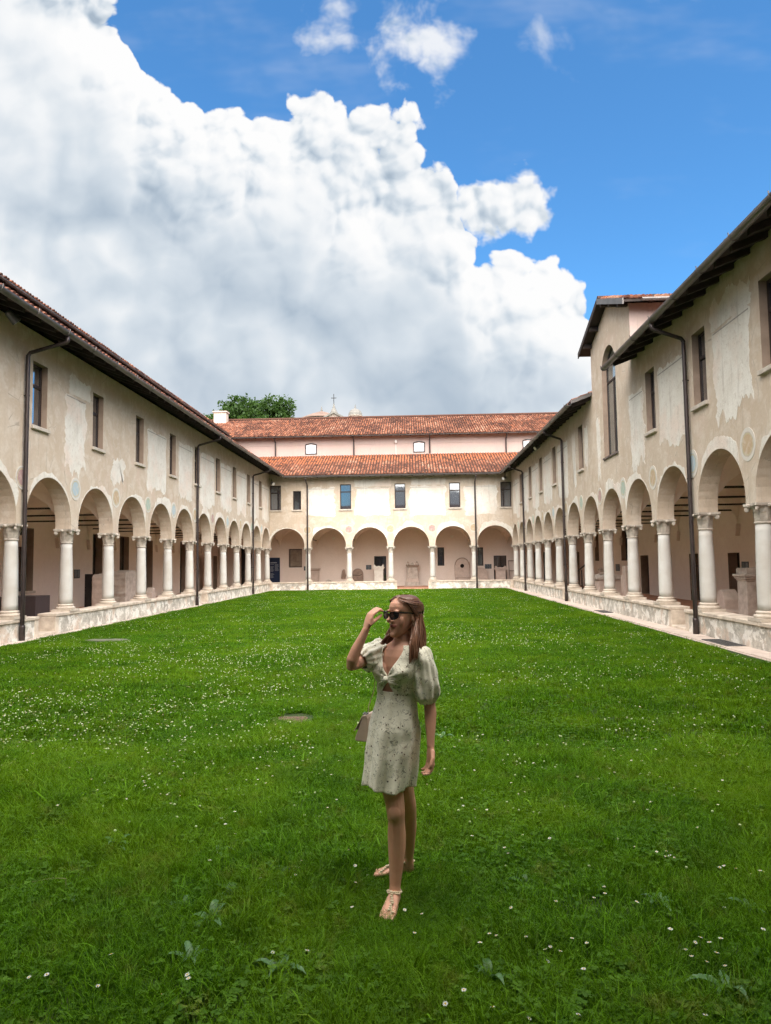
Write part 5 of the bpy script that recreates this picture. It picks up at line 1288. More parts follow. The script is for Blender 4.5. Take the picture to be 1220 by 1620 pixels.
# dress: skirt, bodice with V neck and keyhole, knot, puff sleeves
def gridmesh(name, rows, mat, parent, closed=True, thick=.0025):
    n = len(rows[0]); vs = [tuple(p) for r in rows for p in r]; fs = []
    for i in range(len(rows)-1):
        for k in range(n if closed else n-1): fs.append((i*n+k, i*n+(k+1) % n, (i+1)*n+(k+1) % n, (i+1)*n+k))
    o = MB().add(vs, fs).build(name, mat, parent, smooth=True, fix=False)
    sd = o.modifiers.new('thickness', 'SOLIDIFY'); sd.thickness = thick; sd.offset = 0
    return o
rows = []; NT_ = 160; g = np.random.default_rng(3); ph = g.uniform(0, 6.28, 8)
for i in range(70):
    t = i/69; z = 1.112+(.612-1.112)*t
    cx_ = float(np.interp(t, (0, .35, .6, 1), (-.092, -.108, -.120, -.143))); cy_ = float(np.interp(t, (0, .5, 1), (3.877, 3.885, 3.880)))
    a = float(np.interp(t, (0, .15, .4, .6, 1), (.105, .114, .136, .136, .122))); b = float(np.interp(t, (0, .15, .4, .6, 1), (.086, .096, .118, .124, .128)))
    row = []
    for k in range(NT_):
        th = 2*math.pi*k/NT_; am = .095*t**1.0
        fold = am*(math.sin(6*th+ph[0]+1.2*t)+.6*math.sin(10*th+ph[1]-1.5*t)+.35*math.sin(17*th+ph[2]))+.012*math.sin(th*13+ph[3]+8*t)*(.3+.7*(1-t))*.5
        fold += .016*math.sin(3*th+14*t+ph[4])*math.sin(5*t)+.010*math.sin(9*th-17*t+ph[6])*math.sin(3.1*t)
        rr = 1+fold; hz = z+.012*math.sin(3*th+ph[5])*t+(.010*math.cos(th)*t)
        row.append(Vector((cx_, cy_, hz))+Ft*(b*rr*math.cos(th))+Lt*(a*rr*math.sin(th)))
    rows.append(row)
gridmesh('skirt', rows, M['dress'], PW)
cxh, cyh = -.135, 3.88
rows = []
for i in range(60):
    z = 1.098+(1.348-1.098)*i/59
    if z < 1.163: tv = .42*(1.163-z)/.065
    elif z < 1.197: tv = .012
    else: tv = .012+.60*((z-1.197)/.15)**.9
    cx_, cy_, a, b = torso_at(z); row = []
    for k in range(121):
        th = tv+(2*math.pi-2*tv)*k/120; s = math.sin(th); c_ = math.cos(th)
        th_ = th if th < math.pi else th-2*math.pi
        bust = .036*math.exp(-((abs(th_)-.62)/.42)**2-((z-1.213)/.045)**2)
        # pleats drawn towards the knot
        kd = math.hypot((abs(th_))*.10, z-1.178); ang = math.atan2(z-1.178, abs(th_)*.10+1e-4)
        pl = .0045*math.sin(11*ang+(1 if th_ > 0 else 2))*math.exp(-kd/.07)
        wr_ = .0028*math.sin(26*th_+30*z)*(.4+.6*math.exp(-((abs(th_)-1.7)/.6)**2))
        ofs = .013+bust+pl+wr_
        row.append(Vector((cx_, cy_, z))+Ft*((b+ofs)*c_)+Lt*((a+ofs)*s))
    rows.append(row)
gridmesh('bodice', rows, M['dress'], PW, closed=False)
kb = MB(); cx_, cy_, a, b = torso_at(1.18); kc = Vector((cx_, cy_, 1.178))+Ft*(b+.026)
ball(kb, kc, (Lt*.019, Ft*.015, Vector((0, 0, .016))), 10)
for s in (-1, 1):
    for dz in (-.020, -.006, .010, .024): kb.tube([kc+Lt*s*.008+UP*dz*.2, kc+Lt*s*.032-Ft*.004+UP*dz*.8, kc+Lt*s*.062-Ft*.022+UP*dz*1.5], [.008, .0085, .004], 8)
kb.build('knot', M['dress'], PW, smooth=True)
def sleeve(p0, p1, prof, seed, sag):
    p0, p1 = Vector(p0), Vector(p1); ax = (p1-p0); L_ = ax.length; ax.normalize(); u = ax.cross(Vector((.3, 1, .2))).normalized(); v = ax.cross(u); g = np.random.default_rng(seed); ph = g.uniform(0, 6.28, 6); rows = []
    for i in range(36):
        t = i/35; r = float(np.interp(t, [q[0] for q in prof], [q[1] for q in prof])); row = []
        pk = 1-abs(2*t-1)**3
        for k in range(90):
            th = 2*math.pi*k/90
            f = 1+.10*math.sin(8*th+ph[0]+1.5*t)*(.55+.45*(1-pk))+.055*math.sin(13*th+ph[1]-2*t)+.05*math.sin(4*th+ph[2]+5*t)+.03*math.sin(3*th+16*t+ph[3])
            row.append(p0+ax*(L_*t)+(u*math.cos(th)+v*math.sin(th))*r*f+Vector((0, 0, -sag*math.sin(math.pi*t))))
        rows.append(row)
    return gridmesh('sleeve', rows, M['dress'], PW)
sleeve((.024, 3.816, 1.338), (.070, 3.840, 1.050), [(0, .030), (.06, .050), (.18, .063), (.45, .070), (.72, .074), (.88, .067), (.96, .048), (1, .041)], 5, 0)
sleeve((-.158, 3.958, 1.325), (-.276, 3.838, 1.264), [(0, .030), (.08, .052), (.25, .064), (.55, .074), (.8, .070), (.94, .050), (1, .042)], 6, .012)

# hair: cap, swept-back top layer, straight lengths, clip
def lev_at(h):
    hs = [q[0] for q in LEV]; return [float(np.interp(h, hs, [q[k] for q in LEV])) for k in (1, 2, 3)]
def skull(h, ang, off):
    w_, f, b = lev_at(h); c = (f+b)/2; e = (f-b)/2
    return H(c+(e+off)*math.cos(ang), (w_+off)*math.sin(ang), h)
def hairline(h):
    """angle from the face at which the hair begins"""
    return float(np.interp(h, (.03, .09, .12, .150, .172, .190, .200, .207), (1.95, 1.78, 1.52, 1.36, 1.18, .85, .48, 0)))
rows = []
for i in range(40):
    h = .035+(.2146-.035)*i/39; a0 = hairline(h); row = []
    for k in range(81):
        a = a0+(2*math.pi-2*a0)*k/80; e = min(1, min(k, 80-k)/6); row.append(skull(h, a, .002+.010*e+.0012*math.sin(60*a+20*h))+UP*(.006*e if h > .19 else 0))
    rows.append(row)
hv = MB(); n = 81; vs = [tuple(p) for r in rows for p in r]; fs = [(i*n+k, i*n+k+1, (i+1)*n+k+1, (i+1)*n+k) for i in range(len(rows)-1) for k in range(n-1)]
hv.add(vs, fs); val = [.42]*len(vs)
hr = random.Random(6)
def strand(pts, r, v):
    m0 = len(hv.v); P = []
    for i in range(len(pts)-1):
        a, b = pts[max(i-1, 0)], pts[i]; c, d = pts[i+1], pts[min(i+2, len(pts)-1)]
        for q in range(3):
            t = q/3; P.append(.5*((2*b)+(c-a)*t+(2*a-5*b+4*c-d)*t*t+(3*b-a-3*c+d)*t**3))
    P.append(pts[-1]); L_ = len(P)
    hv.tube(P, [r*(.7+.5*math.sin(math.pi*min(1, .15+.75*i/L_))) if i < L_-2 else r*.35 for i in range(L_)], 4); val.extend([v]*(len(hv.v)-m0))
clip_ = skull(.118, math.pi*.93, .020)
for k in range(210):      # swept back from the hairline
    sd = hr.choice((-1, 1)); h0 = hr.uniform(.115, .205); a0 = hairline(h0)+hr.uniform(0, .12); pts = []
    h1 = .118+hr.gauss(0, .012); a1 = math.pi*.93 if sd > 0 else math.pi*1.07
    if sd > 0: a1 = math.pi*.92
    for q in range(6):
        t = q/5; h = h0+(h1-h0)*t+.030*math.sin(math.pi*t)*(1-(h0-.115)/.12); h = min(h, .2142); a = a0+(math.pi*.97-a0)*t
        pts.append(skull(h, sd*a, .012+.006*math.sin(math.pi*t)+hr.uniform(-.001, .002)))
    strand(pts, .0022, min(1, max(0, hr.gauss(.55, .2))))
for k in range(520):      # straight lengths
    a = hr.uniform(1.62, 2*math.pi-1.62); h0 = hr.uniform(.055, .125); p0 = skull(h0, a, .010); rad = (p0-H(0, 0, h0)); rad.z = 0; rad.normalize()
    side = math.sin(a); ln = hr.uniform(.0, .035)
    front = max(0., 1-(min(a, 2*math.pi-a)-1.62)/.55)
    zend = 1.262+ln
    sp = H(-.028, 0, 0)+rad*(.062+hr.uniform(-.02, .016)); pe = Vector((sp.x, sp.y, zend))+Fh*(front*.055)+Lh*(.012*side)
    if front > .2: pe += Ft*(.052*front)+Lt*(.035*(1 if side > 0 else -1))
    p1 = p0+rad*.006-UP*.03; pm = Vector(((p1.x+pe.x)/2, (p1.y+pe.y)/2, 0))+rad*.012; pm.z = (p1.z+pe.z)/2+.02
    if front > .2: pm += Ft*.02
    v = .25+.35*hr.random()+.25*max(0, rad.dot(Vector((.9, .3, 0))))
    strand([p0, p1, pm, pm.lerp(pe, .6)+rad*.004, pe], hr.uniform(.0026, .0042), min(1, v))
hm = hv.mesh('hair', M['hair'], smooth=True, fix=False)
at = hm.attributes.new('hv', 'FLOAT', 'POINT'); at.data.foreach_set('value', val[:len(hm.vertices)]); ho = obj('hair', hm, PW)
cl = MB()
for k in range(6):
    q = clip_+Vector((hr.uniform(-.012, .012), hr.uniform(-.012, .012), hr.uniform(-.018, .018))); ball(cl, q, (Vector((.007, 0, 0)), Vector((0, .007, 0)), Vector((0, 0, .006))), 6)
cl.build('hair_clip', M['bead'], ho, smooth=True)
MB().tube([H(-.004, .074, .075), H(-.004, .075, .066)], .0028, 6).build('earring', M['bead'], PW)

# sandals
for h, d, w, s in FEET:
    so_ = MB(); outline = []
    for t, ww in ((-.006, .010), (.004, .024), (.03, .033), (.09, .034), (.15, .042), (.19, .044), (.218, .036), (.230, .018)): outline.append((t, ww))
    poly = [(t, ww) for t, ww in outline]+[(t, -ww) for t, ww in outline[::-1]]
    so_.prism(poly, lambda a, b, t: h+d*a+w*b+UP*t, -.014, .004); sn_ = so_.build('sandal', M['sole'], PW, bevel=.002)
    st = MB()
    st.tube([h+d*.202+w*.018*s+UP*.018, h+d*.17+w*.014*s+UP*.042, h+d*.13+w*.006*s+UP*.062, h+d*.09+UP*.079], .0035, 6)
    for sd in (-1, 1): st.tube([h+d*.09+UP*.080, h+d*.075+w*.030*sd+UP*.072, h+d*.04+w*.036*sd+UP*.070, h+d*.003+w*.018*sd+UP*.066, h-d*.006+UP*.066], .0035, 6)
    for sd in (-1, 1): st.tube([h+d*.13+w*.006*s+UP*.062, h+d*.12+w*.034*sd+UP*.040, h+d*.10+w*.038*sd+UP*.006], .003, 6)
    st.build('strap', M['bead'], sn_, smooth=True)
    bd = MB()
    for k in range(11):
        t = k/10; p = h+d*(.195-.105*t)+w*((.016-.016*t)*s+hr.uniform(-.010, .010))+UP*(.026+.060*t); ball(bd, p+UP*.002, (d*.0085, w*.0075, UP*.004), 6)
    for k in range(9):
        t = (k-4)/4; p = h+d*(.088-.03*abs(t))+w*.034*t+UP*(.083-.010*abs(t)); ball(bd, p, (d*.007, w*.006, UP*.007), 6)
    bd.build('bead_trim', M['bead'], sn_, smooth=True)

# sunglasses, held at the frame
sgx = empty('sunglasses', H(.09, 0, .118), 'black cat-eye sunglasses held at the frame by the woman', 'sunglasses')
def lens_outline(s, k=1.):
    pts = []
    for i in range(24):
        a = 2*math.pi*i/24; x = .0265*k*math.cos(a); y = .0215*k*math.sin(a)
        if y > 0: y *= .80; x *= 1.06
        if y > 0 and x > 0: y += .35*x*.5
        pts.append((s*(.034+x), y))
    return pts
def lp(l, y, t): return H(.1005-.10*max(0, abs(l)-.012)-8*max(0, abs(l)-.03)**2+t, l, .119+y)
for s in (-1, 1):
    MB().prism(lens_outline(s, .86), lambda a, b, t: lp(a, b, t), -.001, .0008).build('lens', M['black'], sgx)
    o_, i_ = lens_outline(s, 1.1), lens_outline(s, .86); n = len(o_); vs = [lp(a, b, .003) for a, b in o_]+[lp(a, b, .003) for a, b in i_]+[lp(a, b, -.003) for a, b in o_]+[lp(a, b, -.003) for a, b in i_]; fs = []
    for i in range(n):
        j = (i+1) % n; fs += [(i, j, n+j, n+i), (2*n+i, 2*n+j, 3*n+j, 3*n+i), (i, j, 2*n+j, 2*n+i), (n+i, n+j, 3*n+j, 3*n+i)]
    MB().add(vs, fs).build('rim', M['black'], sgx)
    MB().tube([lp(s*.060, .013, 0), H(.062, s*.0745, .132), H(.02, s*.0765, .128), H(-.012, s*.0775, .124), H(-.03, s*.076, .112)], [.0042, .0042, .0034, .003, .0026], 6).build('temple_arm', M['black'], sgx)
MB().tube([lp(-.010, .004, .001), lp(0, .008, .002), lp(.010, .004, .001)], .0026, 6).build('bridge', M['black'], sgx)

# handbag at her right hip, thin chain to the shoulder
bg = empty('handbag', (-.295, 3.985, .83), 'small cream shoulder bag hanging at the woman\'s hip on a thin chain', 'handbag')
bo = Vector((-.272, 3.955, .90)); ba = Vector((.93, -.36, 0)).normalized(); bb = Vector((.36, .93, 0)).normalized()
mb = MB(); mb.prism([(-.050, -.066), (-.046, -.074), (.030, -.074), (.034, -.066), (.026, .050), (.016, .060), (.002, .058), (-.008, .048)], lambda a, b, t: bo+ba*(a-.10*(b < 0)*0)+UP*b+bb*t, -.02, .12); bd_ = mb.build('body', M['bag'], bg, bevel=.006, smooth=False)
mb = MB(); mb.prism([(-.052, -.02), (-.048, -.02), (-.004, .062), (.020, .066), (.028, .050), (.022, .046), (.014, .056), (-.002, .054)], lambda a, b, t: bo+ba*a+UP*b+bb*t, -.022, .122); mb.build('flap', M['bag'], bg, bevel=.001)
MB().tube([bo+ba*.01+bb*.03+UP*.06, bo+ba*.018+bb*.02+UP*.11, Vector((-.215, 3.93, 1.10)), Vector((-.205, 3.945, 1.22)), Vector((-.165, 3.962, 1.345))], .0028, 5).build('chain', M['bead'], bg)
for k in range(4): ball_ = MB(); ball(ball_, bo+ba*(-.004+.008*k)+UP*(.068+.006*(k % 2)), (Vector((.006, 0, 0)), Vector((0, .006, 0)), Vector((0, 0, .006))), 6); ball_.build('chain_link', M['lampmetal'], bg)

# she stands a step nearer the photographer
for o_ in (PW, sgx, bg): o_.location.y -= .075
# ------------------------------------------------------------------ lawn: grass, clover, daisies, weeds
def mat_grass(name, c1, c2, tip, tr=.32):
    mt, T, b = new_mat(name)
    at = T.add('ShaderNodeAttribute', attribute_name='gv'); hv_ = T.add('ShaderNodeAttribute', attribute_name='gh')
    oi = T.add('ShaderNodeObjectInfo')
    geo = T.add('ShaderNodeNewGeometry').outputs['Position']
    pat = T.noise(geo, .55, 5, .6, .4)
    col = T.mix(at.outputs['Fac'], c1, c2)
    col = T.mix(T.rng(pat, .44, .62, 0, .55), col, tip)
    col = T.mix(T.rng(T.noise(geo, 5.5, 4, .65), .56, .68, 0, .45), col, (.17, .17, .03))
    col = T.mix(T.rng(T.noise(geo, 1.7, 4, .6), .52, .72, 0, .4), col, tuple(c*.62 for c in c1))
    T.link(col, b.inputs['Base Color']); b.inputs['Roughness'].default_value = .55; b.inputs['Specular IOR Level'].default_value = .12
    tl = T.add('ShaderNodeBsdfTranslucent'); T.link(T.mix(1., col, (1.25, 1.15, .4), 'MULTIPLY'), tl.inputs['Color'])
    mx = T.add('ShaderNodeMixShader'); mx.inputs[0].default_value = tr; T.link(b.outputs[0], mx.inputs[1]); T.link(tl.outputs[0], mx.inputs[2])
    T.link(mx.outputs[0], T.n['Material Output'].inputs[0]); return mt
M['grass'] = mat_grass('grass_blades', (.017, .060, .001), (.115, .275, .005), (.150, .270, .006))
M['clover'] = mat_grass('clover_leaves', (.034, .095, .006), (.075, .165, .012), (.085, .165, .010), .25)
M['petal'] = simple('white_petals', (.80, .80, .76), (.70, .72, .66), 30, .7, 60, 0)
M['yolk'] = simple('yellow_florets', (.65, .42, .03), (.5, .3, .02), 60, .8, 60, 0)
M['cloverhead'] = simple('clover_heads', (.46, .52, .30), (.34, .42, .18), 60, .8, 90, .3, .003)
M['stem'] = simple('green_stems', (.07, .15, .02), (.05, .11, .015), 9, .6, 60, 0)

def blades(seed, size, n, hmin, hmax, wid, nclover, curl=1.):
    rg = np.random.default_rng(seed); V = []; F = []; gv = []
    px = rg.uniform(-size/2, size/2, n); py = rg.uniform(-size/2, size/2, n)
    # tufts
    nt = max(6, n//40); tx_ = rg.uniform(-size/2, size/2, nt); ty_ = rg.uniform(-size/2, size/2, nt); pick = rg.integers(0, nt, n); use = rg.random(n) < .55
    px = np.where(use, tx_[pick]+rg.normal(0, .022*size/.5, n), px); py = np.where(use, ty_[pick]+rg.normal(0, .022*size/.5, n), py)
    tall = rg.random(nt)
    for i in range(n):
        h = rg.uniform(hmin, hmax)*(.7+.6*(tall[pick[i]] if use[i] else .4))*(1.5 if rg.random() < .02 else 1); a = rg.uniform(0, 2*math.pi); b = a+rg.normal()*.5; ln = h*rg.uniform(.25, 1.0)*curl; w = wid*rg.uniform(.6, 1.3)*(4.5 if (wid < .004 and rg.random() < .006) else 1)
        sx, sy = -math.sin(a)*w/2, math.cos(a)*w/2; x, y = px[i], py[i]
        if use[i]:
            ox, oy = x-tx_[pick[i]], y-ty_[pick[i]]; r = math.hypot(ox, oy)+1e-5; k = min(1, r/.04); a_ = math.atan2(oy, ox); b = a_*k+b*(1-k)
        dx, dy = math.cos(b), math.sin(b); j = len(V)
        V += [(x-sx, y-sy, 0), (x+sx, y+sy, 0), (x+dx*ln*.28+sx*.9, y+dy*ln*.28+sy*.9, h*.58), (x+dx*ln*.28-sx*.9, y+dy*ln*.28-sy*.9, h*.58), (x+dx*ln*.62+sx*.55, y+dy*ln*.62+sy*.55, h*.88), (x+dx*ln*.62-sx*.55, y+dy*ln*.62-sy*.55, h*.88), (x+dx*ln, y+dy*ln, h*rg.uniform(.82, 1.02))]
        F += [(j, j+1, j+2, j+3), (j+3, j+2, j+4, j+5), (j+5, j+4, j+6)]; q = rg.random(); gv += [q]*3
    mi = [0]*len(F)
    for i in range(nclover):
        x, y = rg.uniform(-size/2, size/2, 2); z = rg.uniform(.025, .06); r = rg.uniform(.006, .011); a0 = rg.uniform(0, 6.28); q = rg.random()
        for k in range(3):
            a = a0+k*2.094; cx_, cy_ = x+r*math.cos(a), y+r*math.sin(a); tl = rg.uniform(-.35, .35); j = len(V)
            for e in range(6):
                t = e*math.pi/3; V.append((cx_+r*.95*math.cos(t), cy_+r*.95*math.sin(t), z+r*tl*math.cos(t-a)))
            F.append(tuple(range(j, j+6))); gv.append(q); mi.append(1)
    me = bpy.data.meshes.new('grass_patch'); me.from_pydata(V, [], F); me.materials.append(M['grass']); me.materials.append(M['clover']); me.polygons.foreach_set('material_index', mi)
    at = me.attributes.new('gv', 'FLOAT', 'FACE'); at.data.foreach_set('value', gv)
    return me
def hidden_collection(name, meshes):
    c = bpy.data.collections.new(name)
    for i, me in enumerate(meshes):
        o = bpy.data.objects.new('%s_%02d' % (name, i), me); c.objects.link(o)
    return c
def scatter(name, coll, P, idx, rot, scl, label, cat):
    me = bpy.data.meshes.new(name); me.from_pydata([tuple(p) for p in P], [], [])
    for nm, typ, arr in (('idx', 'INT', idx), ('rot', 'FLOAT', rot), ('scl', 'FLOAT', scl)):
        a = me.attributes.new(nm, typ, 'POINT'); a.data.foreach_set('value', list(arr))
    o = obj(name, me); tag(o, label, cat, kind='stuff')
    ng = bpy.data.node_groups.new(name+'_scatter', 'GeometryNodeTree')
    ng.interface.new_socket('Geometry', in_out='INPUT', socket_type='NodeSocketGeometry'); ng.interface.new_socket('Geometry', in_out='OUTPUT', socket_type='NodeSocketGeometry')
    N = ng.nodes; L_ = ng.links; gi = N.new('NodeGroupInput'); go = N.new('NodeGroupOutput'); ci = N.new('GeometryNodeCollectionInfo'); ci.inputs['Collection'].default_value = coll
    ci.inputs['Separate Children'].default_value = True; ci.inputs['Reset Children'].default_value = True
    ip = N.new('GeometryNodeInstanceOnPoints'); ip.inputs['Pick Instance'].default_value = True
    def na(nm, dt):
        q = N.new('GeometryNodeInputNamedAttribute'); q.data_type = dt; q.inputs['Name'].default_value = nm; return q.outputs[0]
    cx_ = N.new('ShaderNodeCombineXYZ'); L_.new(na('rot', 'FLOAT'), cx_.inputs[2])
    L_.new(gi.outputs[0], ip.inputs['Points']); L_.new(ci.outputs[0], ip.inputs['Instance']); L_.new(na('idx', 'INT'), ip.inputs['Instance Index']); L_.new(cx_.outputs[0], ip.inputs['Rotation']); L_.new(na('scl', 'FLOAT'), ip.inputs['Scale']); L_.new(ip.outputs[0], go.inputs[0])
    md = o.modifiers.new('scatter', 'NODES'); md.node_group = ng
    return o
rg = np.random.default_rng(77)
near = [blades(100+i, .5, 2400, .025, .095, .0036, (20, 120, 40, 300, 10, 70)[i], 1.35) for i in range(6)]
mid = [blades(200+i, .8, 2000, .04, .075, .0065, (150, 350, 60, 200)[i], .8) for i in range(4)]
far = [blades(300+i, 1.4, 2300, .045, .07, .012, 200, .8) for i in range(3)]
tuft = [blades(400+i, .12, 90, .07, .15, .0042, 0, .9) for i in range(3)]
GC = hidden_collection('grass_patch', near+mid+far+tuft)
P = []; idx = []; rot = []; scl = []
def inview(x, y, m_=.7): return abs(x+.035*y) < .60*y+m_+.5
def blocked(x, y): return (-1.70 < x < -1.18 and 7.8 < y < 8.26) or (abs(x+7.1) < .58 and abs(y-16.4) < .36)
y = 1.9
while y < 6.6:
    x = -5.
    while x < 4.6:
        if inview(x, y): P.append((x+rg.normal()*.05, y+rg.normal()*.05, ZLAWN)); idx.append(rg.integers(0, 6)); rot.append(rg.uniform(0, 6.28)); scl.append(rg.uniform(.85, 1.2) if not (abs(x+.12) < .35 and 3.2 < y < 4.4) else .72)
        x += .36
    y += .36
y = 6.6
while y < 15.5:
    x = XGL+.4
    while x < XGR-.35:
        if inview(x, y) and not (-1.95 < x < -.9 and 7.5 < y < 8.6) and not (abs(x+7.1) < .95 and abs(y-16.4) < .75): P.append((x, y, ZLAWN)); idx.append(6+rg.integers(0, 4)); rot.append(rg.integers(0, 4)*1.5708+rg.normal()*.1); scl.append(rg.uniform(.85, 1.1))
        x += .66
    y += .66
y = 15.5
while y < YGB-.55:
    x = XGL+.68
    while x < XGR-.5:
        if not (abs(x+7.1) < 1.2 and abs(y-16.4) < 1.05): P.append((x, y, ZLAWN)); idx.append(10+rg.integers(0, 3)); rot.append(rg.integers(0, 4)*1.5708); scl.append(rg.uniform(.9, 1.05))
        x += 1.12
    y += 1.12
# small patches: edges of the lawn, round the set-in stones
def fill(x0, x1, y0, y1, st=.36, sc=.9):
    y = y0
    while y <= y1:
        x = x0
        while x <= x1:
            bx, by = x, y
            if not ((-1.80 < bx < -1.08 and 7.74 < by < 8.34) or (abs(bx+7.1) < .58 and abs(by-16.4) < .27)): P.append((bx, by, ZLAWN)); idx.append(rg.integers(0, 6)); rot.append(rg.uniform(0, 6.28)); scl.append(rg.uniform(.8, 1.0)*sc)
            x += st
        y += st
fill(-.55, .35, 3.1, 4.5, .24, .78); fill(-2.4, -.5, 7.1, 9.0, .30); fill(-8.7, -5.7, 14.9, 17.9, .33)
fill(XGL+.22, XGL+.5, 14.0, YGB-.3, .34); fill(XGR-.5, XGR-.20, 10.5, YGB-.3, .34); fill(XGL+.2, XGR-.2, YGB-.75, YGB-.12, .34)
for _ in range(620):
    y = 2.4+11*rg.random()**1.3; x = rg.uniform(-7, 6)
    if not inview(x, y) or blocked(x, y) or (abs(x+.12) < .32 and 3.3 < y < 4.35) or mnoise.noise(Vector((x*.7, y*.7, 5.)))+.25*rg.normal() < -.05: continue
    P.append((x, y, ZLAWN)); idx.append(13+rg.integers(0, 3)); rot.append(rg.uniform(0, 6.28)); scl.append(rg.uniform(.6, 1.05))
for i_, p_ in enumerate(P):
    if idx[i_] < 6 and not (abs(p_[0]+.12) < .5 and 3.0 < p_[1] < 4.6): scl[i_] *= 1.02+.45*max(-.15, mnoise.noise(Vector((p_[0]*.9, p_[1]*.9, 2.))))
scatter('grass', GC, P, idx, rot, scl, 'short unkempt green grass covering the courtyard lawn', 'grass')

# white clover heads over the middle of the lawn
def head_mesh(seed):
    g = random.Random(seed); mb = MB(); h = g.uniform(.06, .085)
    mb.tube([(0, 0, 0), (g.uniform(-.01, .01), g.uniform(-.01, .01), h)], .0016, 3, False); tx = mb.v[-1]; mb.cur = 1
    secs = [(.003, -.004), (.0085, 0), (.0105, .005), (.009, .0105), (.003, .0135)]
    mb.lathe(secs, 7, (tx[0], tx[1], h)); return mb.mesh('clover_head', [M['stem'], M['cloverhead']], fix=False)
def daisy_mesh(seed):
    g = random.Random(seed); mb = MB(); h = g.uniform(.075, .11); lx, ly = g.uniform(-.02, .02), g.uniform(-.02, .02)
    mb.tube([(0, 0, 0), (lx*.4, ly*.4, h*.5), (lx, ly, h)], .0014, 4, False); mb.cur = 1; n = 13; ax, ay = g.uniform(-.25, .25), g.uniform(-.35, .1)
    def P_(r, a, dz): x, y_ = r*math.cos(a), r*math.sin(a); return (lx+x, ly+y_, h+dz+x*ax+y_*ay)
    for k in range(n):
        a = 2*math.pi*k/n; w = .16; L_ = .0125*g.uniform(.9, 1.1)
        mb.add([P_(.003, a-w*.6, 0), P_(L_*.6, a-w, .0014), P_(L_, a, .001), P_(L_*.6, a+w, .0014), P_(.003, a+w*.6, 0)], [(0, 1, 2, 3, 4)])
    mb.cur = 2; vs = [P_(.0042, 2*math.pi*k/8, .0008) for k in range(8)]+[P_(.0025, 2*math.pi*k/8, .003) for k in range(8)]
    mb.add(vs, [(k, (k+1) % 8, 8+(k+1) % 8, 8+k) for k in range(8)]+[tuple(range(8, 16))]); return mb.mesh('daisy', [M['stem'], M['petal'], M['yolk']], fix=False)
CC = hidden_collection('clover_head', [head_mesh(i) for i in range(5)]+[daisy_mesh(50+i) for i in range(3)])
P = []; idx = []; rot = []; scl = []
def fl_density(x, y):
    d = max(0, mnoise.noise(Vector((x*.55, y*.42, 3.1)))*1.1+.30)*1.2+.06
    d *= .30+1.35*max(0, mnoise.noise(Vector((x*2.1, y*1.7, 8.)))+.25)
    left = 1/(1+math.exp((x+1.0)*.8)); d *= float(np.interp(y, (4.2, 5.5, 7, 9.5, 14, 20, 30, 45), (.03, .12+.40*left, .45+1.0*left, .7+1.1*left, .65+.3*left, .32, .25, .40)))
    return d
tries = 0
while tries < 150000:
    tries += 1; y = 4.0+(YGB-4.3)*rg.random()**1.7; x = rg.uniform(XGL+.2, XGR-.15)
    if not inview(x, y) or blocked(x, y): continue
    if rg.random() < fl_density(x, y)*.42: P.append((x, y, ZLAWN)); idx.append(rg.integers(0, 8)); rot.append(rg.uniform(0, 6.28)); scl.append(rg.uniform(.6, 1.05)*(.85+.010*y))
scatter('clover_flowers', CC, P, idx, rot, scl, 'countless small white clover and daisy heads dotted over the lawn', 'flowers')

# single daisies in the near grass
def at_px(x, y, z=ZLAWN+.07):
    d = _f+_r*((x-610)/FPX)-_u*((y-810)/FPX); t = (z-1.78)/d.z; return d.x*t, d.y*t
dm = [daisy_mesh(10+i) for i in range(6)]
pxs = [(333, 1361), (408, 1386), (176, 1518), (300, 1550), (252, 1567), (37, 1553), (72, 1550), (157, 1558), (432, 1505), (484, 1500), (298, 1545), (944, 1422), (958, 1414), (876, 1427), (811, 1439), (772, 1477), (783, 1476), (756, 1500), (832, 1482), (870, 1493), (864, 1503), (868, 1516), (884, 1504), (908, 1485), (927, 1490), (930, 1541), (835, 1610), (709, 1593), (776, 1594), (731, 1581), (1139, 1369), (1134, 1375), (1148, 1371), (1163, 1375), (1186, 1379), (1197, 1383), (1207, 1377), (1055, 1352), (1062, 1354), (1068, 1354), (1041, 1346), (1052, 1348), (1004, 1337), (1057, 1472), (1106, 1485), (1102, 1490), (1119, 1491), (1138, 1489), (1086, 1502), (1098, 1518), (1116, 1520), (1130, 1509), (1145, 1525), (1118, 1608), (916, 1608), (1149, 1435), (1005, 1428), (872, 1330), (1100, 1247), (1142, 1256), (1135, 1273), (960, 1400), (640, 1440), (667, 1444), (565, 1370), (565, 1395), (556, 1434), (652, 1475), (480, 1360), (470, 1380), (475, 1370), (1216, 1478), (270, 1270), (355, 1250), (378, 1251), (390, 1258)]
for i, (x, y) in enumerate(pxs):
    wx, wy = at_px(x, y); o = obj('daisy', dm[i % 6], None, (wx, wy, ZLAWN), rg.uniform(0, 6.28)); s = rg.uniform(.75, 1.0); o.scale = (s, s, s*rg.uniform(.8, 1.0))
    tag(o, 'small white daisy standing in the foreground grass', 'daisy', 'single daisies in the near grass')

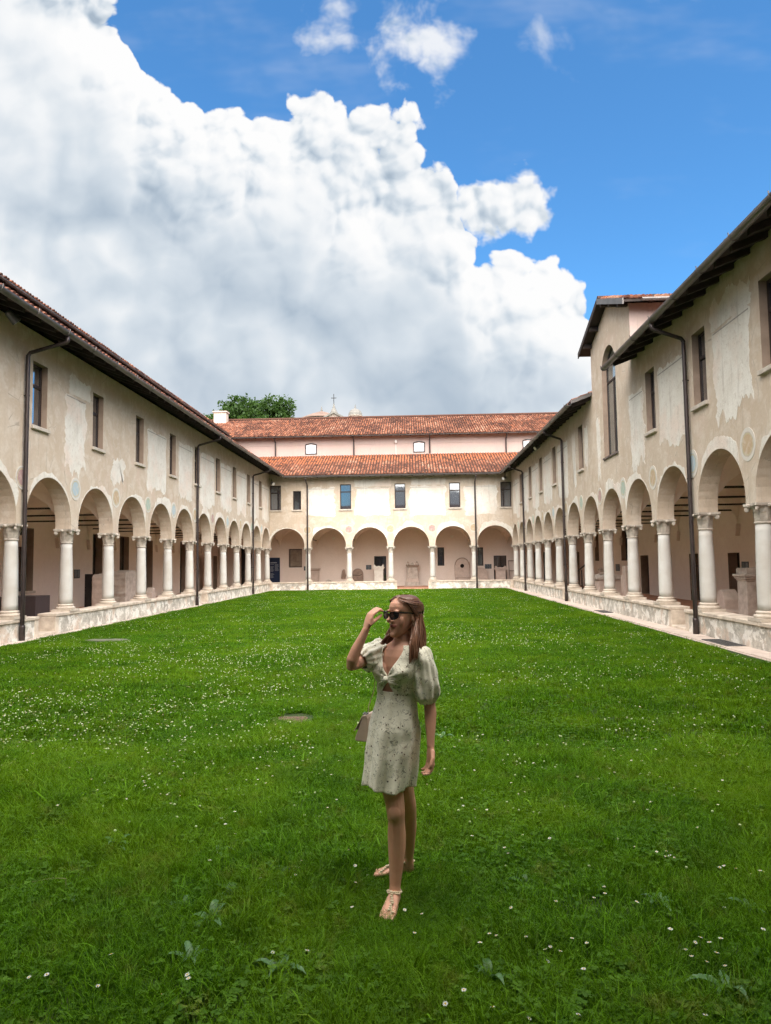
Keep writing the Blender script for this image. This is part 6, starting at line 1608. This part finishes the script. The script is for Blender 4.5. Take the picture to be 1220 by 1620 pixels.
# broad-leaved weeds
def mat_weed(name, c1, c2):
    mt, T, b = new_mat(name); co, oi = objco(T, True)
    col = T.mix(T.rng(T.noise(co, 30, 4, .6), .35, .65), c1, c2)
    T.link(col, b.inputs['Base Color']); b.inputs['Roughness'].default_value = .45; b.inputs['Specular IOR Level'].default_value = .4
    tl = T.add('ShaderNodeBsdfTranslucent'); T.link(col, tl.inputs['Color']); mx = T.add('ShaderNodeMixShader'); mx.inputs[0].default_value = .25; T.link(b.outputs[0], mx.inputs[1]); T.link(tl.outputs[0], mx.inputs[2]); T.link(mx.outputs[0], T.n['Material Output'].inputs[0]); return mt
M['weed'] = mat_weed('weed_leaf', (.06, .15, .03), (.045, .115, .02)); M['weedpale'] = mat_weed('pale_weed_leaf', (.11, .21, .085), (.075, .165, .05))
def leaf_mesh(seed, L_, W_, lobed, mat):
    g = random.Random(seed); n = 14; vs = []; fs = []; arch = g.uniform(.35, .75)
    for i in range(n+1):
        t = i/n; w = W_*math.sin(math.pi*min(1, t**.75*.97+.03))**.8
        if lobed: w *= .55+.45*(1 if (i % 3) else .25)
        r = L_*t; z = L_*(arch*math.sin(t*1.9)*.75-.15*t*t); x = r*(1-.15*t*arch)
        vs += [(x, -w, z+w*.25), (x, 0, z-.002), (x, w, z+w*.25)]
    for i in range(n):
        for k in range(2): fs.append((i*3+k, i*3+k+1, i*3+k+4, i*3+k+3))
    return MB().add(vs, fs).mesh('leaf', mat, smooth=True, fix=False)
LM = {(p, q): leaf_mesh(70+7*p+q, .15+.02*q, .022+.006*(q % 3), p == 1, M['weedpale' if q == 3 else 'weed']) for p in (0, 1) for q in range(4)}
weeds = [((185, 1335), 6, 1, 1.0, 'weed rosette in the shaded grass far left of the woman'), ((345, 1345), 5, 0, .8, 'small broad-leaved weed left of the woman at knee height'), ((440, 1378), 7, 1, 1.05, 'tall toothed weed clump nearest the woman on her left'), ((365, 1415), 6, 1, .9, 'toothed weed just below the tall toothed clump'), ((290, 1430), 6, 0, .9, 'broad-leaved weed between two toothed clumps at lower left'), ((332, 1452), 7, 0, 1.15, 'dock with large wavy leaves at lower left'), ((303, 1512), 4, 0, .9, 'single-leaved pale weed below the large dock'), ((445, 1535), 7, 1, 1.0, 'toothed weed clump left of the woman near the bottom edge'), ((112, 1418), 3, 0, .7, 'small weed beside a bent dry stalk at far left'), ((832, 1395), 3, 0, .9, 'upright single-leaf weed right of the woman\'s shin'), ((1042, 1425), 6, 0, 1.0, 'ribbed broad weed in the grass at right'), ((1185, 1432), 5, 0, 1.0, 'ribbed weed at the right edge of the picture'), ((1148, 1560), 6, 1, 1.25, 'pale blue-green thistle rosette at lower right'), ((775, 1540), 5, 0, .9, 'yellowish-green weed at bottom right of the woman'), ((540, 1358), 5, 0, .85, 'low weed patch by the woman\'s rear foot'), ((700, 1165), 5, 0, 1.1, 'pale weed in the flowers right of the hanging hand')]
for i, ((x, y), nl, kind, s, lab) in enumerate(weeds):
    wx, wy = at_px(x, y, ZLAWN+.04); e = empty('broadleaf_weed', (wx, wy, ZLAWN), lab, 'weed', 'weeds in the lawn'); a0 = rg.uniform(0, 6.28)
    nl = int(nl*1.5)
    for k in range(nl):
        q = 3 if ('pale' in lab or k % 3 == 0) else rg.integers(0, 3)
        lo = obj('leaf', LM[(kind, int(q))], e, (wx, wy, ZLAWN+.02), a0+k*6.28/nl+rg.normal()*.3); z = s*rg.uniform(.5, 1.0)*.70; lo.scale = (z, z*1.15, z*rg.uniform(.7, 1.5))
st = obj('dry_stalk', MB().tube([(0, 0, 0), (-.01, .02, .09), (-.10, .06, .075), (-.26, .05, .05)], [.0025, .0025, .0018, .001], 5).mesh('dry_stalk', simple('straw', (.22, .24, .08), (.16, .18, .06), 9, .7, 60, 0)), None, (*at_px(104, 1420, ZLAWN), ZLAWN)); tag(st, 'bent dry grass stalk lying over the grass at far left', 'stalk')
